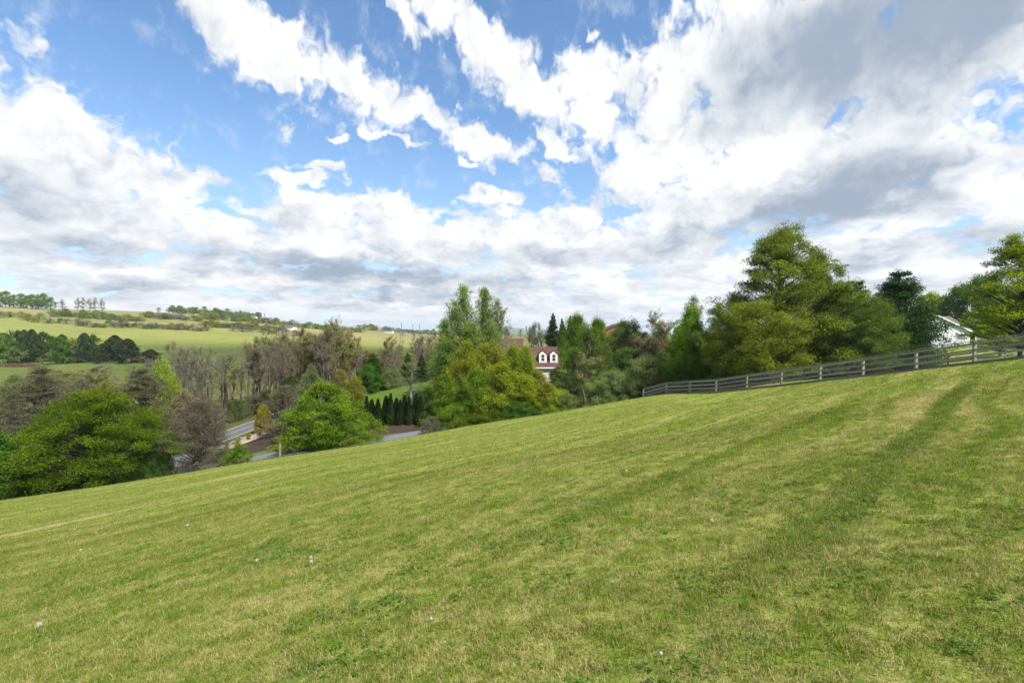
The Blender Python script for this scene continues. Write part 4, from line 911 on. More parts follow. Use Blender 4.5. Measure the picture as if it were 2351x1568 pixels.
# ---- the bare woods in the valley
r_ = random.Random(4)
topx = [330, 400, 450, 520, 560, 600, 660, 720, 770, 810, 850, 900, 960, 1010, 1060]
topy = [815, 790, 786, 800, 800, 775, 765, 758, 738, 765, 790, 775, 770, 765, 770]
bare_lab = {0: 'leafless slender tree of the thin left end of the bare woods', 1: 'leafless slender tree in the dense middle of the bare woods', 2: 'leafless slender tree of the woods behind the knoll'}
bud_lab = {0: 'faintly budding tree of the thin left end of the bare woods', 1: 'olive budding tree in the dense middle of the bare woods', 2: 'olive budding tree of the woods behind the knoll'}
bxs = [395, 408, 425, 447, 462, 486, 503, 535, 552, 570] + [580 + i*5.6 + r_.uniform(-3, 3) for i in range(42)] + [820 + i*8.5 + r_.uniform(-4, 4) for i in range(24)]
for i, x in enumerate(bxs):
    Y = r_.choice((90, 97, 104, 112, 122)) + r_.uniform(-3, 3)
    if x > 815: Y = r_.uniform(114, 150)
    if 520 < x < 640: Y = max(Y, 98)
    zone = 0 if x < 575 else 1 if x < 815 else 2
    yt = np.interp(x, topx, topy) + r_.uniform(-4, 36)
    bud = r_.random() < (.15, .6, .35)[zone]
    k = 'budding_%d' % r_.randrange(3) if bud else 'bare_%d' % r_.randrange(5)
    o = plant(k, 'bare_tree', (bud_lab if bud else bare_lab)[zone], 'tree', x, yt, Y, r_.uniform(40, 70), leaf=r_.choice(('twig', 'twig', 'twig_red') if x > 640 else ('twig',)), group=('thin left end', 'dense middle', 'part behind the knoll')[zone] + (' budding' if bud else ' leafless') + ' trees of the woods')
    if bud:
        for c_ in o.children:
            if c_.name.startswith('buds'): setmat(c_, r_.choice(('bud', 'olive', 'yellow', 'russet') if x < 815 else ('bud', 'russet')))
# scrub between the layered trees and the far field
for (k, x, yt, Y, wp, lf, lab) in (
    ('oval_sparse', 30, 868, 96, 110, 'sage', 'pale thin tree above the layered trees at the far left'), ('budding_0', 150, 862, 92, 110, None, 'thin budding tree between the two layered trees on the left'),
    ('budding_1', 215, 856, 100, 110, None, 'pale twiggy tree midway between the two layered trees'), ('oval_sparse', 180, 880, 84, 120, 'dogwood', 'grey green thin tree low between the two layered trees'),
    ('bare_1', 262, 846, 106, 80, None, 'leafless tree just left of the right layered tree'), ('bare_0', 300, 838, 108, 70, None, 'leafless tree behind the right layered tree'), ('bare_4', 345, 826, 104, 80, None, 'leafless tree behind the yellow green tree'),
    ('oval_sparse', 245, 885, 86, 120, 'olive', 'olive thin tree above the wide maple crown'), ('shrub_twig', 60, 0, 100, 160, 'olive', 'low olive scrub at the far left below the field'), ('shrub_twig', 140, 0, 104, 160, 'mid', 'low green scrub behind the left layered tree'),
    ('shrub_twig', 220, 0, 98, 160, 'olive', 'low olive scrub between the layered trees'), ('budding_2', 180, 842, 112, 90, None, 'pale twiggy tree against the lower pasture on the left'), ('bare_2', 225, 838, 114, 90, None, 'leafless tree against the lower pasture'), ('oval_sparse', 120, 872, 90, 120, 'dogwood', 'grey brown thin tree just right of the left layered tree'), ('shrub_twig', 300, 0, 100, 160, 'mid', 'low green scrub behind the right layered tree'), ('oval_sparse', 420, 905, 74, 90, 'twig_red', 'brownish thin tree between the maple and the bare woods'),
    ('oval_sparse', 480, 925, 70, 100, 'dogwood', 'grey brown thin tree in front of the thick dark trunk')):
    plant(k, 'thin_tree' if not k.startswith('shrub') else 'scrub', lab, 'tree' if not k.startswith('shrub') else 'shrub', x, yt, Y, wp, leaf=lf, h=None if yt else 3.6)
plant('gnarl', 'bare_tree', 'thick dark trunked leafless tree beside the road', 'tree', 515, 800, 88, 120)
plant('gnarl', 'bare_tree', 'crooked dark leafless tree left of the thickest trunk', 'tree', 478, 850, 90, 70, rz=2)
plant('bare_3', 'bare_tree', 'tall grey leafless tree at the left end of the bare woods', 'tree', 430, 786, 84, 90)
plant('budding_0', 'budding_tree', 'tallest tree of the bare woods, yellowish buds against the sky', 'tree', 768, 730, 96, 80)
plant('budding_2', 'budding_tree', 'reddish budding tree left of the tallest one in the woods', 'tree', 735, 768, 92, 80, leaf='twig_red')
plant('budding_1', 'budding_tree', 'olive budding tree in the woods behind the pale green tree', 'tree', 690, 770, 94, 80)
ug = 'undergrowth along the bare woods'
for i in range(30):
    x = 400 + i * 21 + r_.uniform(-8, 8); Y = r_.uniform(88, 100) if x < 800 else r_.uniform(105, 118)
    plant('shrub_twig' if i % 3 else 'shrub_b', 'undergrowth_shrub', 'low tangled bush at the foot of the bare woods', 'shrub', x, 0, Y, r_.uniform(40, 70), leaf=r_.choice(('mid', 'dogwood', 'olive', 'dogwood', 'green')), h=r_.uniform(1.8, 4.2), group=ug)
# behind the wood on the right, towards the horizon
wg = 'wooded skyline beyond the houses'
for i in range(56):
    x = 640 + i * 24 + r_.uniform(-10, 10); Y = r_.uniform(420, 900) if x > 1000 else r_.uniform(800, 1150)
    plant(r_.choice(('far_green', 'far_green_b', 'far_bare', 'far_bush')), 'skyline_tree', 'small distant tree on the low skyline', 'tree', x, r_.uniform(752, 764) if x > 1000 else r_.uniform(762, 768) - (1000-x)*.03, Y, r_.uniform(14, 26), leaf=r_.choice(('mid', 'olive', 'twig', 'sage')), group=wg)
for (x, yt, wp, sd) in ((1222, 740, 34, 'left'), (1240, 742, 36, 'right')):
    plant('bare_2', 'bare_tree', sd + ' one of two pale leafless trees on the skyline behind the dormer roof', 'tree', x, yt, 210, wp, group='pale leafless skyline pair')
# ---- clump of dark trees in the left field
cg = [(8,765,70,'mid','cedar'),(42,762,60,'maple_deep','far_green'),(62,758,44,'cedar','cedar'),(82,757,48,'cedar','cedar'),(112,762,50,'maple_deep','far_green_b'),(135,775,46,'maple_deep','far_green'),(158,768,44,'maple_deep','cedar'),
      (185,778,56,'olive','far_green'),(215,765,46,'cedar','cedar'),(240,768,44,'maple_deep','far_green_b'),(262,790,48,'cedar','cedar'),(293,770,60,'cedar','cedar'),(330,778,54,'cedar','cedar'),(398,802,48,'cedar','cedar'),(360,800,50,'sage','far_bush'),
      (100,808,60,'green','far_bush'),(150,806,60,'sage','far_bush'),(35,800,60,'sage','far_bush'),(255,815,60,'cedar','far_bush'),(200,822,60,'dogwood','far_bush')]
names = {'cedar': 'cedar_tree', 'far_green': 'field_tree', 'far_green_b': 'field_tree', 'far_bush': 'field_shrub'}
desc = ['leftmost pale green tree of the clump in the far field','deep green tree third in the field clump','dark cedar left of the highest crown in the field clump','dark cedar with the highest crown in the field clump','mid green tree right of the highest cedar',
        'rounded green tree near the middle of the field clump','dark pointed tree near the middle of the field clump','dull olive tree in front of the field clump','dark upright cedar in the right half of the clump','green tree beside the upright cedar',
        'small dark cedar between two larger ones','broad dark cedar right of the middle of the clump','dark flat topped cedar near the right end of the clump','last low dark cedar at the right end of the clump','grey green bush near the right end of the clump',
        'bright green low bush at the foot of the clump','grey green bush at the foot of the clump','pale bush at the left foot of the clump','dark low bush at the right foot of the clump','grey brown low bush in front of the clump']
for i, (x, yt, wp, lf, k) in enumerate(cg):
    x2 = x if x < 300 else 300 + (x - 300) * .85
    plant(k, names[k], desc[i], 'tree' if k != 'far_bush' else 'shrub', x2 * .9, yt, 262 + (i*37 % 17), wp * .85, leaf=lf)
# ---- ridge and hedgerows on the far hill
hg = 'hedgerow bushes on the far hill'
for i, (x, yt) in enumerate(((2,672),(14,668),(32,678),(48,674),(62,680),(76,676),(90,678),(104,674),(118,684),(22,684),(55,686),(84,686))):
    plant(('far_green', 'far_green_b')[i % 2], 'ridge_tree', ['', 'second', 'third', 'fourth', 'fifth', 'sixth', 'seventh', 'eighth', 'rightmost', 'low third', 'low fifth', 'low seventh'][i].strip().capitalize().lower() + ' green tree from the left in the small wood on the left hilltop' if i else 'leftmost green tree of the small wood on the left hilltop', 'tree', x, yt, 640, 26, leaf=('green', 'sage')[i % 3 == 0], group='small wood on the left hilltop')
for i, (x, yt) in enumerate(((144,688),(180,685),(192,684),(207,687),(219,684),(235,687))):
    plant('far_bare', 'ridge_tree', 'thin leafless tree alone on the ridge' if i == 0 else 'thin leafless tree in the sparse row on the ridge', 'tree', x, yt, 660, 17, group=None if i == 0 else 'sparse row of thin trees on the ridge')
plant('far_bare_b', 'ridge_tree', 'lone leafless tree on the ridge right of the sparse row', 'tree', 365, 706, 690, 14)
hr = random.Random(9)
rows = ((118, 330, 545, 20, .15, 8.5, 'upper hedgerow under the ridge'), (330, 470, 600, 12, .3, 8.5, 'short hedgerow right of the upper one'), (180, 480, 452, 30, .75, 6.0, 'brown scrubby hedgerow across the hill'), (470, 660, 520, 24, .6, 7.5, 'hedgerow left of the white farm building'),
        (460, 830, 640, 34, .3, 9.0, 'long hedgerow below the far ridge'), (0, 100, 500, 5, .4, 8.0, 'scattered bushes at the left edge of the hill'), (530, 700, 475, 9, .8, 5.5, 'thin scrub at the edge of the pasture'), (820, 1010, 760, 18, .5, 9.0, 'treeline by the white cottage'), (60, 190, 470, 7, .5, 5.5, 'loose scrub under the bright pasture edge'))
for (x0, x1, Y, n_, pr, hmax, where) in rows:
    for i in range(n_):
        x = x0 + (x1 - x0) * (i + hr.random()) / n_; bare = hr.random() < pr
        plant('far_bare' if bare else hr.choice(('far_bush', 'far_bush', 'far_green', 'far_green_b')), 'hedgerow_tree', ('small leafless tree of the ' if bare else 'small leafy bush of the ') + where, 'tree' if bare else 'shrub', x, 0, Y + hr.uniform(-10, 10), hr.uniform(20, 38), leaf='twig' if bare else hr.choice(('green', 'olive', 'sage', 'olive', 'yellow')), h=hmax*hr.uniform(.5, 1.0), group=('leafless trees of the ' if bare else 'leafy bushes of the ') + where)
for i in range(40):
    x = 392 + i * 5.2 + hr.uniform(-2, 2)
    plant(hr.choice(('far_green', 'far_green_b')), 'ridge_tree', 'green tree in the long treeline on the far ridge', 'tree', x, 0, 780 + hr.uniform(-20, 25), hr.uniform(12, 20), leaf=hr.choice(('mid', 'green', 'sage', 'olive')), h=hr.uniform(8, 14), group='long treeline on the far ridge')

# ------------------------------------------------------------------ roads, driveway, beds
def ribbon(name, pts, width, mat, dz, label, step=0.8, cross=5, curb=0.0):
    pts = np.array(pts, float); seg = np.r_[0, np.cumsum(np.linalg.norm(np.diff(pts, axis=0), axis=1))]
    # smooth through the points
    k = int(seg[-1] / step); s = np.linspace(0, seg[-1], k)
    c = np.stack([np.interp(s, seg, pts[:, i]) for i in (0, 1)], -1)
    for _ in range(30): c[1:-1] = (c[:-2] + c[1:-1]*2 + c[2:]) / 4
    t = norm(np.gradient(c, axis=0)); nn = np.stack([-t[:, 1], t[:, 0]], -1)
    o = np.linspace(-width/2, width/2, cross)
    XY = c[:, None] + nn[:, None]*o[None, :, None]
    Z = ground(XY[..., 0], XY[..., 1]) + dz
    V = np.concatenate([XY, Z[..., None]], -1).reshape(-1, 3); ii = np.arange(k*cross).reshape(k, cross)
    Q = np.stack([ii[:-1, :-1], ii[1:, :-1], ii[1:, 1:], ii[:-1, 1:]], -1).reshape(-1, 4)[:, ::-1]
    return c, nn, obj(name, mesh_np(name, V, [Q], [mat], smooth=True))
road_pts = [(-66, 28), (-57, 46), (-50, 62), (-43, 81), (-36, 100), (-24, 125), (-4, 160)]
c1, n1_, road = ribbon('road', road_pts, 7.4, M['asphalt'], 0.05, '')
tag(road, 'grey asphalt road with yellow centre line', kind='structure')
for s_ in (-0.13, 0.13):
    p_ = c1 + n1_ * s_
    _, _, ln_ = ribbon('centre_line', p_[::4], 0.14, M['yellow_paint'], 0.062, '', cross=2); tag(ln_, kind='structure')
for s_ in (-3.75, 3.75):
    p_ = c1 + n1_ * s_; _, _, ln_ = ribbon('road_edge', p_[::4], 0.35, M['kerb'], 0.056, '', cross=2); tag(ln_, kind='structure')
_, _, dr = ribbon('driveway', [(-47, 66), (-41, 57.5), (-34, 54.5), (-27, 54.2), (-20, 55.2), (-13, 57.4), (-6, 62), (0, 74), (3, 90)], 5.6, M['asphalt_old'], 0.07, '')
tag(dr, 'grey asphalt driveway curving past the planted island', kind='structure')

def patch(name, cx, cy_, rx, ry, rot, mat, hgt, label, wob=0.1, dz=0.05, n_a=48, n_r=10, pw=2.0, base=None):
    a = np.linspace(0, 2*math.pi, n_a, endpoint=False); rr = np.linspace(0, 1, n_r)[1:]
    rad = 1 + wob*np.sin(3*a + cx) + wob*.6*np.sin(5*a + cy_)
    c_, s_ = math.cos(rot), math.sin(rot)
    lx = rr[:, None]*rx*np.cos(a)*rad; ly = rr[:, None]*ry*np.sin(a)*rad
    x = cx + c_*lx - s_*ly; y = cy_ + s_*lx + c_*ly
    f = base or (lambda X, Y: ground(X, Y))
    z = f(x, y) + dz + hgt*(1 - rr[:, None]**pw) + 0*x
    z[-1] -= 0.12
    V = np.concatenate([[[cx, cy_, float(f(np.array(cx), np.array(cy_))) + dz + hgt]], np.stack([x, y, z], -1).reshape(-1, 3)])
    ii = 1 + np.arange(len(rr)*n_a).reshape(len(rr), n_a); nx_ = np.roll(ii, -1, 1)
    T3 = np.stack([np.zeros(n_a, int), ii[0], nx_[0]], -1); Q = np.stack([ii[:-1], ii[1:], nx_[1:], nx_[:-1]], -1).reshape(-1, 4)
    o = obj(name, mesh_np(name, V, [Q, T3], [mat], smooth=True)); tag(o, label, kind='structure'); return o
IC = (-31.5, 65.0)
patch('verge_grass', IC[0], IC[1], 13.5, 7.6, .15, M['verge'], 0.15, 'green grass verge round the planted island', dz=.03)
def island_h(X, Y):
    X = np.asarray(X, float); Y = np.asarray(Y, float); c_, s_ = math.cos(.15), math.sin(.15)
    lx = (c_*(X-IC[0]) + s_*(Y-IC[1]))/11.5; ly = (-s_*(X-IC[0]) + c_*(Y-IC[1]))/5.8
    return ground(X, Y) + 0.22 + 1.15*np.clip(1 - (lx**2 + ly**2), 0, 1)
patch('mulch_bed', IC[0], IC[1], 11.5, 5.8, .15, M['mulch'], 1.15, 'dark brown mulch mound of the planted island', dz=.22, wob=.03)
patch('gravel_bed', -35.4, 64.6, 4.2, 3.2, .5, M['gravel'], 0.0, 'pale gravel bed with rows of small plants', dz=.07, wob=.08, base=island_h)
patch('mulch_strip', -12.6, 63.6, 8.4, 2.2, .12, M['mulch'], 0.7, 'brown mulch strip under the arborvitae row', dz=.08, wob=.05)
# rows of small plants in the gravel
V_, Q_, T_ = leaves(np.random.default_rng(5).normal(0, 1, (60, 3))*np.array([.13, .13, .10]) + np.array([0, 0, .13]), np.random.default_rng(6), .16, .10)
pm = mesh_np('gravel_plant', V_, [Q_], [M['olive']], tint=T_)
for i in range(5):
    for j in range(8):
        lx, ly = -2.6 + i*1.25, -2.1 + j*0.6
        X_, Y_ = -35.2 + math.cos(.5)*lx - math.sin(.5)*ly, 64.6 + math.sin(.5)*lx + math.cos(.5)*ly
        if (lx/3.9)**2 + (ly/2.9)**2 > .95: continue
        o = obj('gravel_plant', pm, None, (X_, Y_, float(island_h(X_, Y_)) + .08)); o.rotation_euler = (0, 0, i + j*2.1)
        tag(o, 'small olive plant in the rows of the gravel bed', 'plant', 'rows of small plants in the gravel bed')
# timber post by the driveway
X_ = (641 - CX)/F*52.0; zb = gz(X_, 52.0)
t = thing('timber_post', 'tan square timber post at the lawn edge by the driveway', 'post', (X_, 52.0, zb))
b = MB(); b.box(-.08, .08, -.08, .08, -.3, 1.42); b.build('shaft', M['post_wood'], t)
b = MB(); b.box(-.11, .11, -.11, .11, 1.423, 1.46); b.box(-.07, .07, -.07, .07, 1.462, 1.50); b.build('cap', M['post_wood'], t)
# brush pile in the left field
V_, Q_, T_ = leaves(np.random.default_rng(8).normal(0, 1, (2600, 3))*np.array([7, 2.0, .5]) + np.array([0, 0, .8]), np.random.default_rng(9), 1.3, .12)
o = obj('brush_pile', mesh_np('brush_pile', V_, [Q_], [M['brush']]), None, ((40 - CX)/F*248, 248, gz((40 - CX)/F*248, 248)))
tag(o, 'red brown brush pile in front of the dark field trees', 'brush pile')

# ------------------------------------------------------------------ fences
def at_px(x, Y): return ((x - CX)/F*Y, Y)
def seg_box(mb, p, q_, wv, hgt, jit=0.0):
    """board from p to q_, thickness wv across, hgt tall, p/q_ on its centre line"""
    d = (Vector(q_) - Vector(p)); s = Vector((d.y, -d.x, 0)).normalized() * wv/2; u_ = Vector((0, 0, hgt/2))
    p = Vector(p); q_ = Vector(q_)
    c = [p - s - u_, q_ - s - u_, q_ + s - u_, p + s - u_, p - s + u_, q_ - s + u_, q_ + s + u_, p + s + u_]
    mb.hexa([tuple(v) for v in c])
def fence(name, label, P2, Hp, rails, cap=True, kick=True, wire=False, seed=1, pw=.13):
    rr = random.Random(seed)
    o0 = Vector((P2[0][0], P2[0][1], gz(*P2[0])))
    t = thing(name, label, 'fence', o0)
    tops = []
    for (x, y) in P2:
        b = Vector((x, y, gz(x, y))) - o0; h = Hp + rr.uniform(-.03, .03); lean = Vector((rr.uniform(-.02, .02), rr.uniform(-.02, .02), 0))
        m_ = MB(); hw = pw/2
        lo = [(b.x+sx*hw, b.y+sy*hw, b.z-.4) for sx, sy in ((-1,-1),(1,-1),(1,1),(-1,1))]; hi = [(b.x+sx*hw+lean.x, b.y+sy*hw+lean.y, b.z+h) for sx, sy in ((-1,-1),(1,-1),(1,1),(-1,1))]
        m_.hexa(lo + hi); m_.build('post', M['wood'], t); tops.append((b, h))
    for i in range(len(P2)-1):
        (b0, h0), (b1, h1) = tops[i], tops[i+1]; d = (b1 - b0); sd = Vector((d.y, -d.x, 0)).normalized()
        if sd.y > 0: sd = -sd                        # rails on the side towards the lawn
        offv = sd * (pw/2 + .022); g = d.normalized() * .012
        for k, (hh, ht) in enumerate(rails):
            j0, j1 = rr.uniform(-.02, .02), rr.uniform(-.02, .02)
            m_ = MB(); seg_box(m_, b0 + offv + g + Vector((0, 0, hh + j0)), b1 + offv - g + Vector((0, 0, hh + j1)), .035, ht); m_.build('rail', M['rail'], t)
        if cap:
            m_ = MB(); seg_box(m_, b0 + offv*.35 + g + Vector((0, 0, Hp + .055)), b1 + offv*.35 - g + Vector((0, 0, Hp + .055)), .19, .035); m_.build('cap_board', M['rail'], t)
        if kick:
            m_ = MB(); seg_box(m_, b0 + offv*1.0 + g + Vector((0, 0, .06)), b1 + offv - g + Vector((0, 0, .05)), .04, .13); m_.build('ground_board', M['kick'], t)
    if wire:
        V, Q = [], []
        for i in range(len(P2)-1):
            (b0, _), (b1, _) = tops[i], tops[i+1]; d = b1-b0; sd = Vector((d.y, -d.x, 0)).normalized(); sd = sd if sd.y > 0 else -sd; o_ = sd*(pw/2+.01)
            L = d.length; nv = int(L/.10)
            paths = [[b0 + d*(k/nv) + o_ + Vector((0, 0, .05)), b0 + d*(k/nv) + o_ + Vector((0, 0, 1.0))] for k in range(nv)] + [[b0+o_+Vector((0, 0, .05+.1*k)), b1+o_+Vector((0, 0, .05+.1*k))] for k in range(10)]
            v_, q__ = tubes(np.array([[tuple(a) for a in p] for p in paths]), np.full((len(paths), 2), .0022), 3); V.append((v_, q__))
        v_, q__ = join(V); o = obj('wire_mesh', mesh_np('wire_mesh', v_, [q__], [M['wire']]), t); o['kind'] = 'stuff'
    return t
# main fence: post bearings in source pixels, even spacing along a gently curved line
us = [(x - 1535.5) / 1450.0 for x in (1930, 1998, 2069, 2148, 2241, 2345, 2461, 2589, 2749, 2923, 3140, 3420)]
Yd = [54.0, 50.6, 47.4, 44.0, 40.7, 37.5, 34.4, 31.6, 28.8, 26.2, 23.6, 21.2]
main_p = [(u*y, y) for u, y in zip(us, Yd)]
fence('board_fence', 'weathered grey board fence running along the top of the lawn', main_p, 1.18, ((1.10, .13), (.75, .12), (.41, .12)), wire=True, seed=3)
back_p = [main_p[0]]
for i in range(1, 19): back_p.append((main_p[0][0] + 2.62*i, main_p[0][1] - .12*i - (0.010*i*i)))
fence('paddock_fence', 'second board fence behind the first, seen between its rails', back_p[1:], 1.12, ((1.04, .14), (.68, .13), (.34, .13)), cap=False, kick=False, seed=5, pw=.11)

# ------------------------------------------------------------------ garage house on the right
H0 = Vector((77.5, 92.0, gz(77.5, 92.0)))
def W_(x, y, z): return (x - H0.x, y - H0.y, z - H0.z)
gh = thing('white_garage', 'white sided garage with grey roof beyond the fence on the right', 'house', H0, 0)
zb = min(gz(70, 92), gz(87, 92)) - .6
xl, xr, xc = 70.6, 87.0, 79.0; yf, yb = 92.0, 104.0; ze, zk, za = 0.5, 3.35, 4.35
xk0, xk1 = xc - 1.9, xc + 1.9
m_ = MB()
m_.poly([W_(xl, yf, zb), W_(xr, yf, zb), W_(xr, yf, ze), W_(xk1, yf, zk), W_(xk0, yf, zk), W_(xl, yf, ze)])
m_.poly([W_(xr, yf, zb), W_(xr, yb, zb), W_(xr, yb, ze), W_(xr, yf, ze)]); m_.poly([W_(xl, yb, zb), W_(xl, yf, zb), W_(xl, yf, ze), W_(xl, yb, ze)])
m_.poly([W_(xr, yb, zb), W_(xl, yb, zb), W_(xl, yb, ze), W_(xr, yb, ze)])
wall = m_.build('wall', M['siding'], gh)
# clapboards: each course is a board proud of the wall
z = zb + .1; k = 0
while z < zk - .1:
    if z < ze: x0, x1 = xl, xr
    else:
        f = (z + .16 - ze)/(zk - ze); x0 = xl + (xk0 - xl)*f; x1 = xr + (xk1 - xr)*f
    m_ = MB(); y0 = yf - .004
    m_.hexa([W_(x0, y0-.045, z), W_(x1, y0-.045, z), W_(x1, y0, z), W_(x0, y0, z), W_(x0, y0-.008, z+.175), W_(x1, y0-.008, z+.175), W_(x1, y0, z+.175), W_(x0, y0, z+.175)])
    m_.build('clapboard', M['siding'], wall); z += .18; k += 1
rf = MB(); eh = .45
sl = (zk - ze)/(xr - xk1); ridge_y = yf + 2.2
rf.slab([W_(xr+eh, yf-.35, ze-eh*sl), W_(xr+eh, yb, ze-eh*sl), W_(xc, yb, za), W_(xc, ridge_y, za)], (0, 0, .16))
rf.slab([W_(xr+eh, yf-.35, ze-eh*sl), W_(xc, ridge_y, za), W_(xk1, yf-.35, zk)], (0, 0, .16))
rf.slab([W_(xl-eh, yb, ze-eh*sl), W_(xl-eh, yf-.35, ze-eh*sl), W_(xc, ridge_y, za), W_(xc, yb, za)], (0, 0, .16))
rf.slab([W_(xl-eh, yf-.35, ze-eh*sl), W_(xk0, yf-.35, zk), W_(xc, ridge_y, za)], (0, 0, .16))
rf.slab([W_(xk0, yf-.35, zk), W_(xk1, yf-.35, zk), W_(xc, ridge_y, za)], (0, 0, .16))
# main roof behind, ridge across
rf.slab([W_(xc, 103.4, 3.6), W_(93.6, 103.4, 3.6), W_(91.6, 95.6, .35), W_(xc, 95.6, .35)][::-1], (0, 0, .16))
rf.slab([W_(xc, 111, .5), W_(93.6, 111, .5), W_(93.6, 103.4, 3.6), W_(xc, 103.4, 3.6)][::-1], (0, 0, .16))
rf.build('roof', M['roof_grey'], gh)
m_ = MB(); m_.box(xr+.01-H0.x, 90.9-H0.x, 96.3-H0.y, 110-H0.y, zb-H0.z, .25-H0.z); m_.build('rear_wall', M['rust'], gh)
tr_ = MB()
def bar(mb, p, q_, tw, th): seg_box(mb, W_(*p), W_(*q_), tw, th)
bar(tr_, (xr+eh, yf-.37, ze-eh*sl-.12), (xk1, yf-.37, zk-.12), .06, .26); bar(tr_, (xl-eh, yf-.37, ze-eh*sl-.12), (xk0, yf-.37, zk-.12), .06, .26); bar(tr_, (xk0, yf-.40, zk-.14), (xk1, yf-.40, zk-.14), .07, .22)
tr_.box(xr-.16-H0.x, xr+.03-H0.x, yf-.075-H0.y, yf+.02-H0.y, zb-H0.z, ze-.3-H0.z)
bar(tr_, (xr+eh+.03, yf-.3, ze-eh*sl-.1), (xr+eh+.03, 95.6, ze-eh*sl-.1), .10, .14)
tr_.build('trim', M['white'], gh)
wx0, wx1, wz0, wz1 = 84.6, 86.1, -1.25, -.15
win = MB(); 
for (a0, a1, c0, c1_) in ((wx0-.12, wx1+.12, wz1, wz1+.13), (wx0-.12, wx1+.12, wz0-.13, wz0), (wx0-.12, wx0, wz0, wz1), (wx1, wx1+.12, wz0, wz1)):
    win.box(a0-H0.x, a1-H0.x, yf-.12-H0.y, yf-.055-H0.y, c0-H0.z, c1_-H0.z)
wf = win.build('window', M['white'], gh)
m_ = MB(); m_.box(wx0-H0.x, wx1-H0.x, yf-.075-H0.y, yf-.06-H0.y, wz0-H0.z, wz1-H0.z); m_.build('pane', M['glass'], wf)
m_ = MB()
for i in range(1, 6): xx = wx0 + (wx1-wx0)*i/6; m_.box(xx-.018-H0.x, xx+.018-H0.x, yf-.10-H0.y, yf-.077-H0.y, wz0-H0.z, wz1-H0.z)
for i in range(1, 4): zz = wz0 + (wz1-wz0)*i/4; m_.box(wx0-H0.x, wx1-H0.x, yf-.104-H0.y, yf-.1005-H0.y, zz-.018-H0.z, zz+.018-H0.z)
m_.build('muntins', M['white'], wf)
o = thing('utility_box', 'grey metal cabinet standing against the garage wall', 'cabinet', (72.9, 90.6, gz(72.9, 90.6)))
m_ = MB(); m_.box(-.75, .75, -.45, .45, -.1, .95); m_.build('casing', M['ac'], o)
for i in range(5):
    m_ = MB(); m_.box(-.7, .7, -.47, -.452, .1+i*.16, .16+i*.16); m_.build('louvre', M['wire'], o)
# deck railing right of the garage
dk = thing('deck', 'white railed deck behind the trees right of the garage', 'deck', (96, 97, gz(96, 97)))
m_ = MB(); m_.box(-4, 6, -1, 2, .35, .55); m_.build('floor', M['post_wood'], dk)
m_ = MB(); m_.box(-4, 6, -1.04, -.96, 1.5, 1.58); m_.box(-4, 6, -1.03, -.97, .75, .81); m_.build('hand_rail', M['white'], dk)
for i in range(6):
    m_ = MB(); m_.box(-4.06+i*2, -3.94+i*2, -1.06, -.94, -.4, 1.7); m_.build('rail_post', M['white'], dk)
m_ = MB()
for i in range(60): m_.box(-3.85+i*.163, -3.81+i*.163, -1.02, -.98, .812, 1.498)
m_.build('balusters', M['white'], dk)

# ------------------------------------------------------------------ house with white dormers
def roof_quad(mb, pts, t=.15): mb.slab(pts, (0, 0, t))
hz_ = gz(4, 103); O = Vector((4.0, 102.0, hz_))
hs = thing('dormer_house', 'cream house with red brown roof and two white dormers among the trees', 'house', O)
def L_(x, y, z): return (x - O.x, y - O.y, z - O.z)
def LB(mb, x0, x1, y0, y1, z0, z1): mb.box(x0-O.x, x1-O.x, y0-O.y, y1-O.y, z0-O.z, z1-O.z)
m_ = MB(); LB(m_, 1.2, 10.5, 100.4, 108.6, hz_-1, -6.95); LB(m_, -11, 1.19, 99.6, 111.4, hz_-1, -5.1)
m_.poly([L_(10.5, 100.4, -6.95), L_(10.5, 108.6, -6.95), L_(10.5, 104.5, -3.1)]); m_.poly([L_(1.195, 99.6, -5.1), L_(1.195, 111.4, -5.1), L_(1.195, 105.5, -1.5)][::1])
m_.build('wall', M['cream'], hs)
m_ = MB()
roof_quad(m_, [L_(1.2, 100.0, -7.05), L_(10.8, 100.0, -7.05), L_(9.9, 104.5, -2.9), L_(1.2, 104.5, -2.9)]); roof_quad(m_, [L_(10.8, 109, -7.05), L_(1.2, 109, -7.05), L_(1.2, 104.5, -2.9), L_(9.9, 104.5, -2.9)])
roof_quad(m_, [L_(-11.5, 99.1, -5.3), L_(1.9, 99.1, -5.3), L_(2.6, 105.5, -1.15), L_(-11.5, 105.5, -1.15)]); roof_quad(m_, [L_(1.9, 112, -5.3), L_(-11.5, 112, -5.3), L_(-11.5, 105.5, -1.15), L_(2.6, 105.5, -1.15)])
m_.build('roof', M['roof_red'], hs)
m_ = MB(); LB(m_, 1.2, 10.85, 99.88, 99.97, -7.3, -7.06); LB(m_, -11.5, 1.95, 98.98, 99.07, -5.6, -5.32); LB(m_, 10.35, 10.55, 100.3, 100.39, hz_-1, -7.2)
m_.build('trim', M['white'], hs)
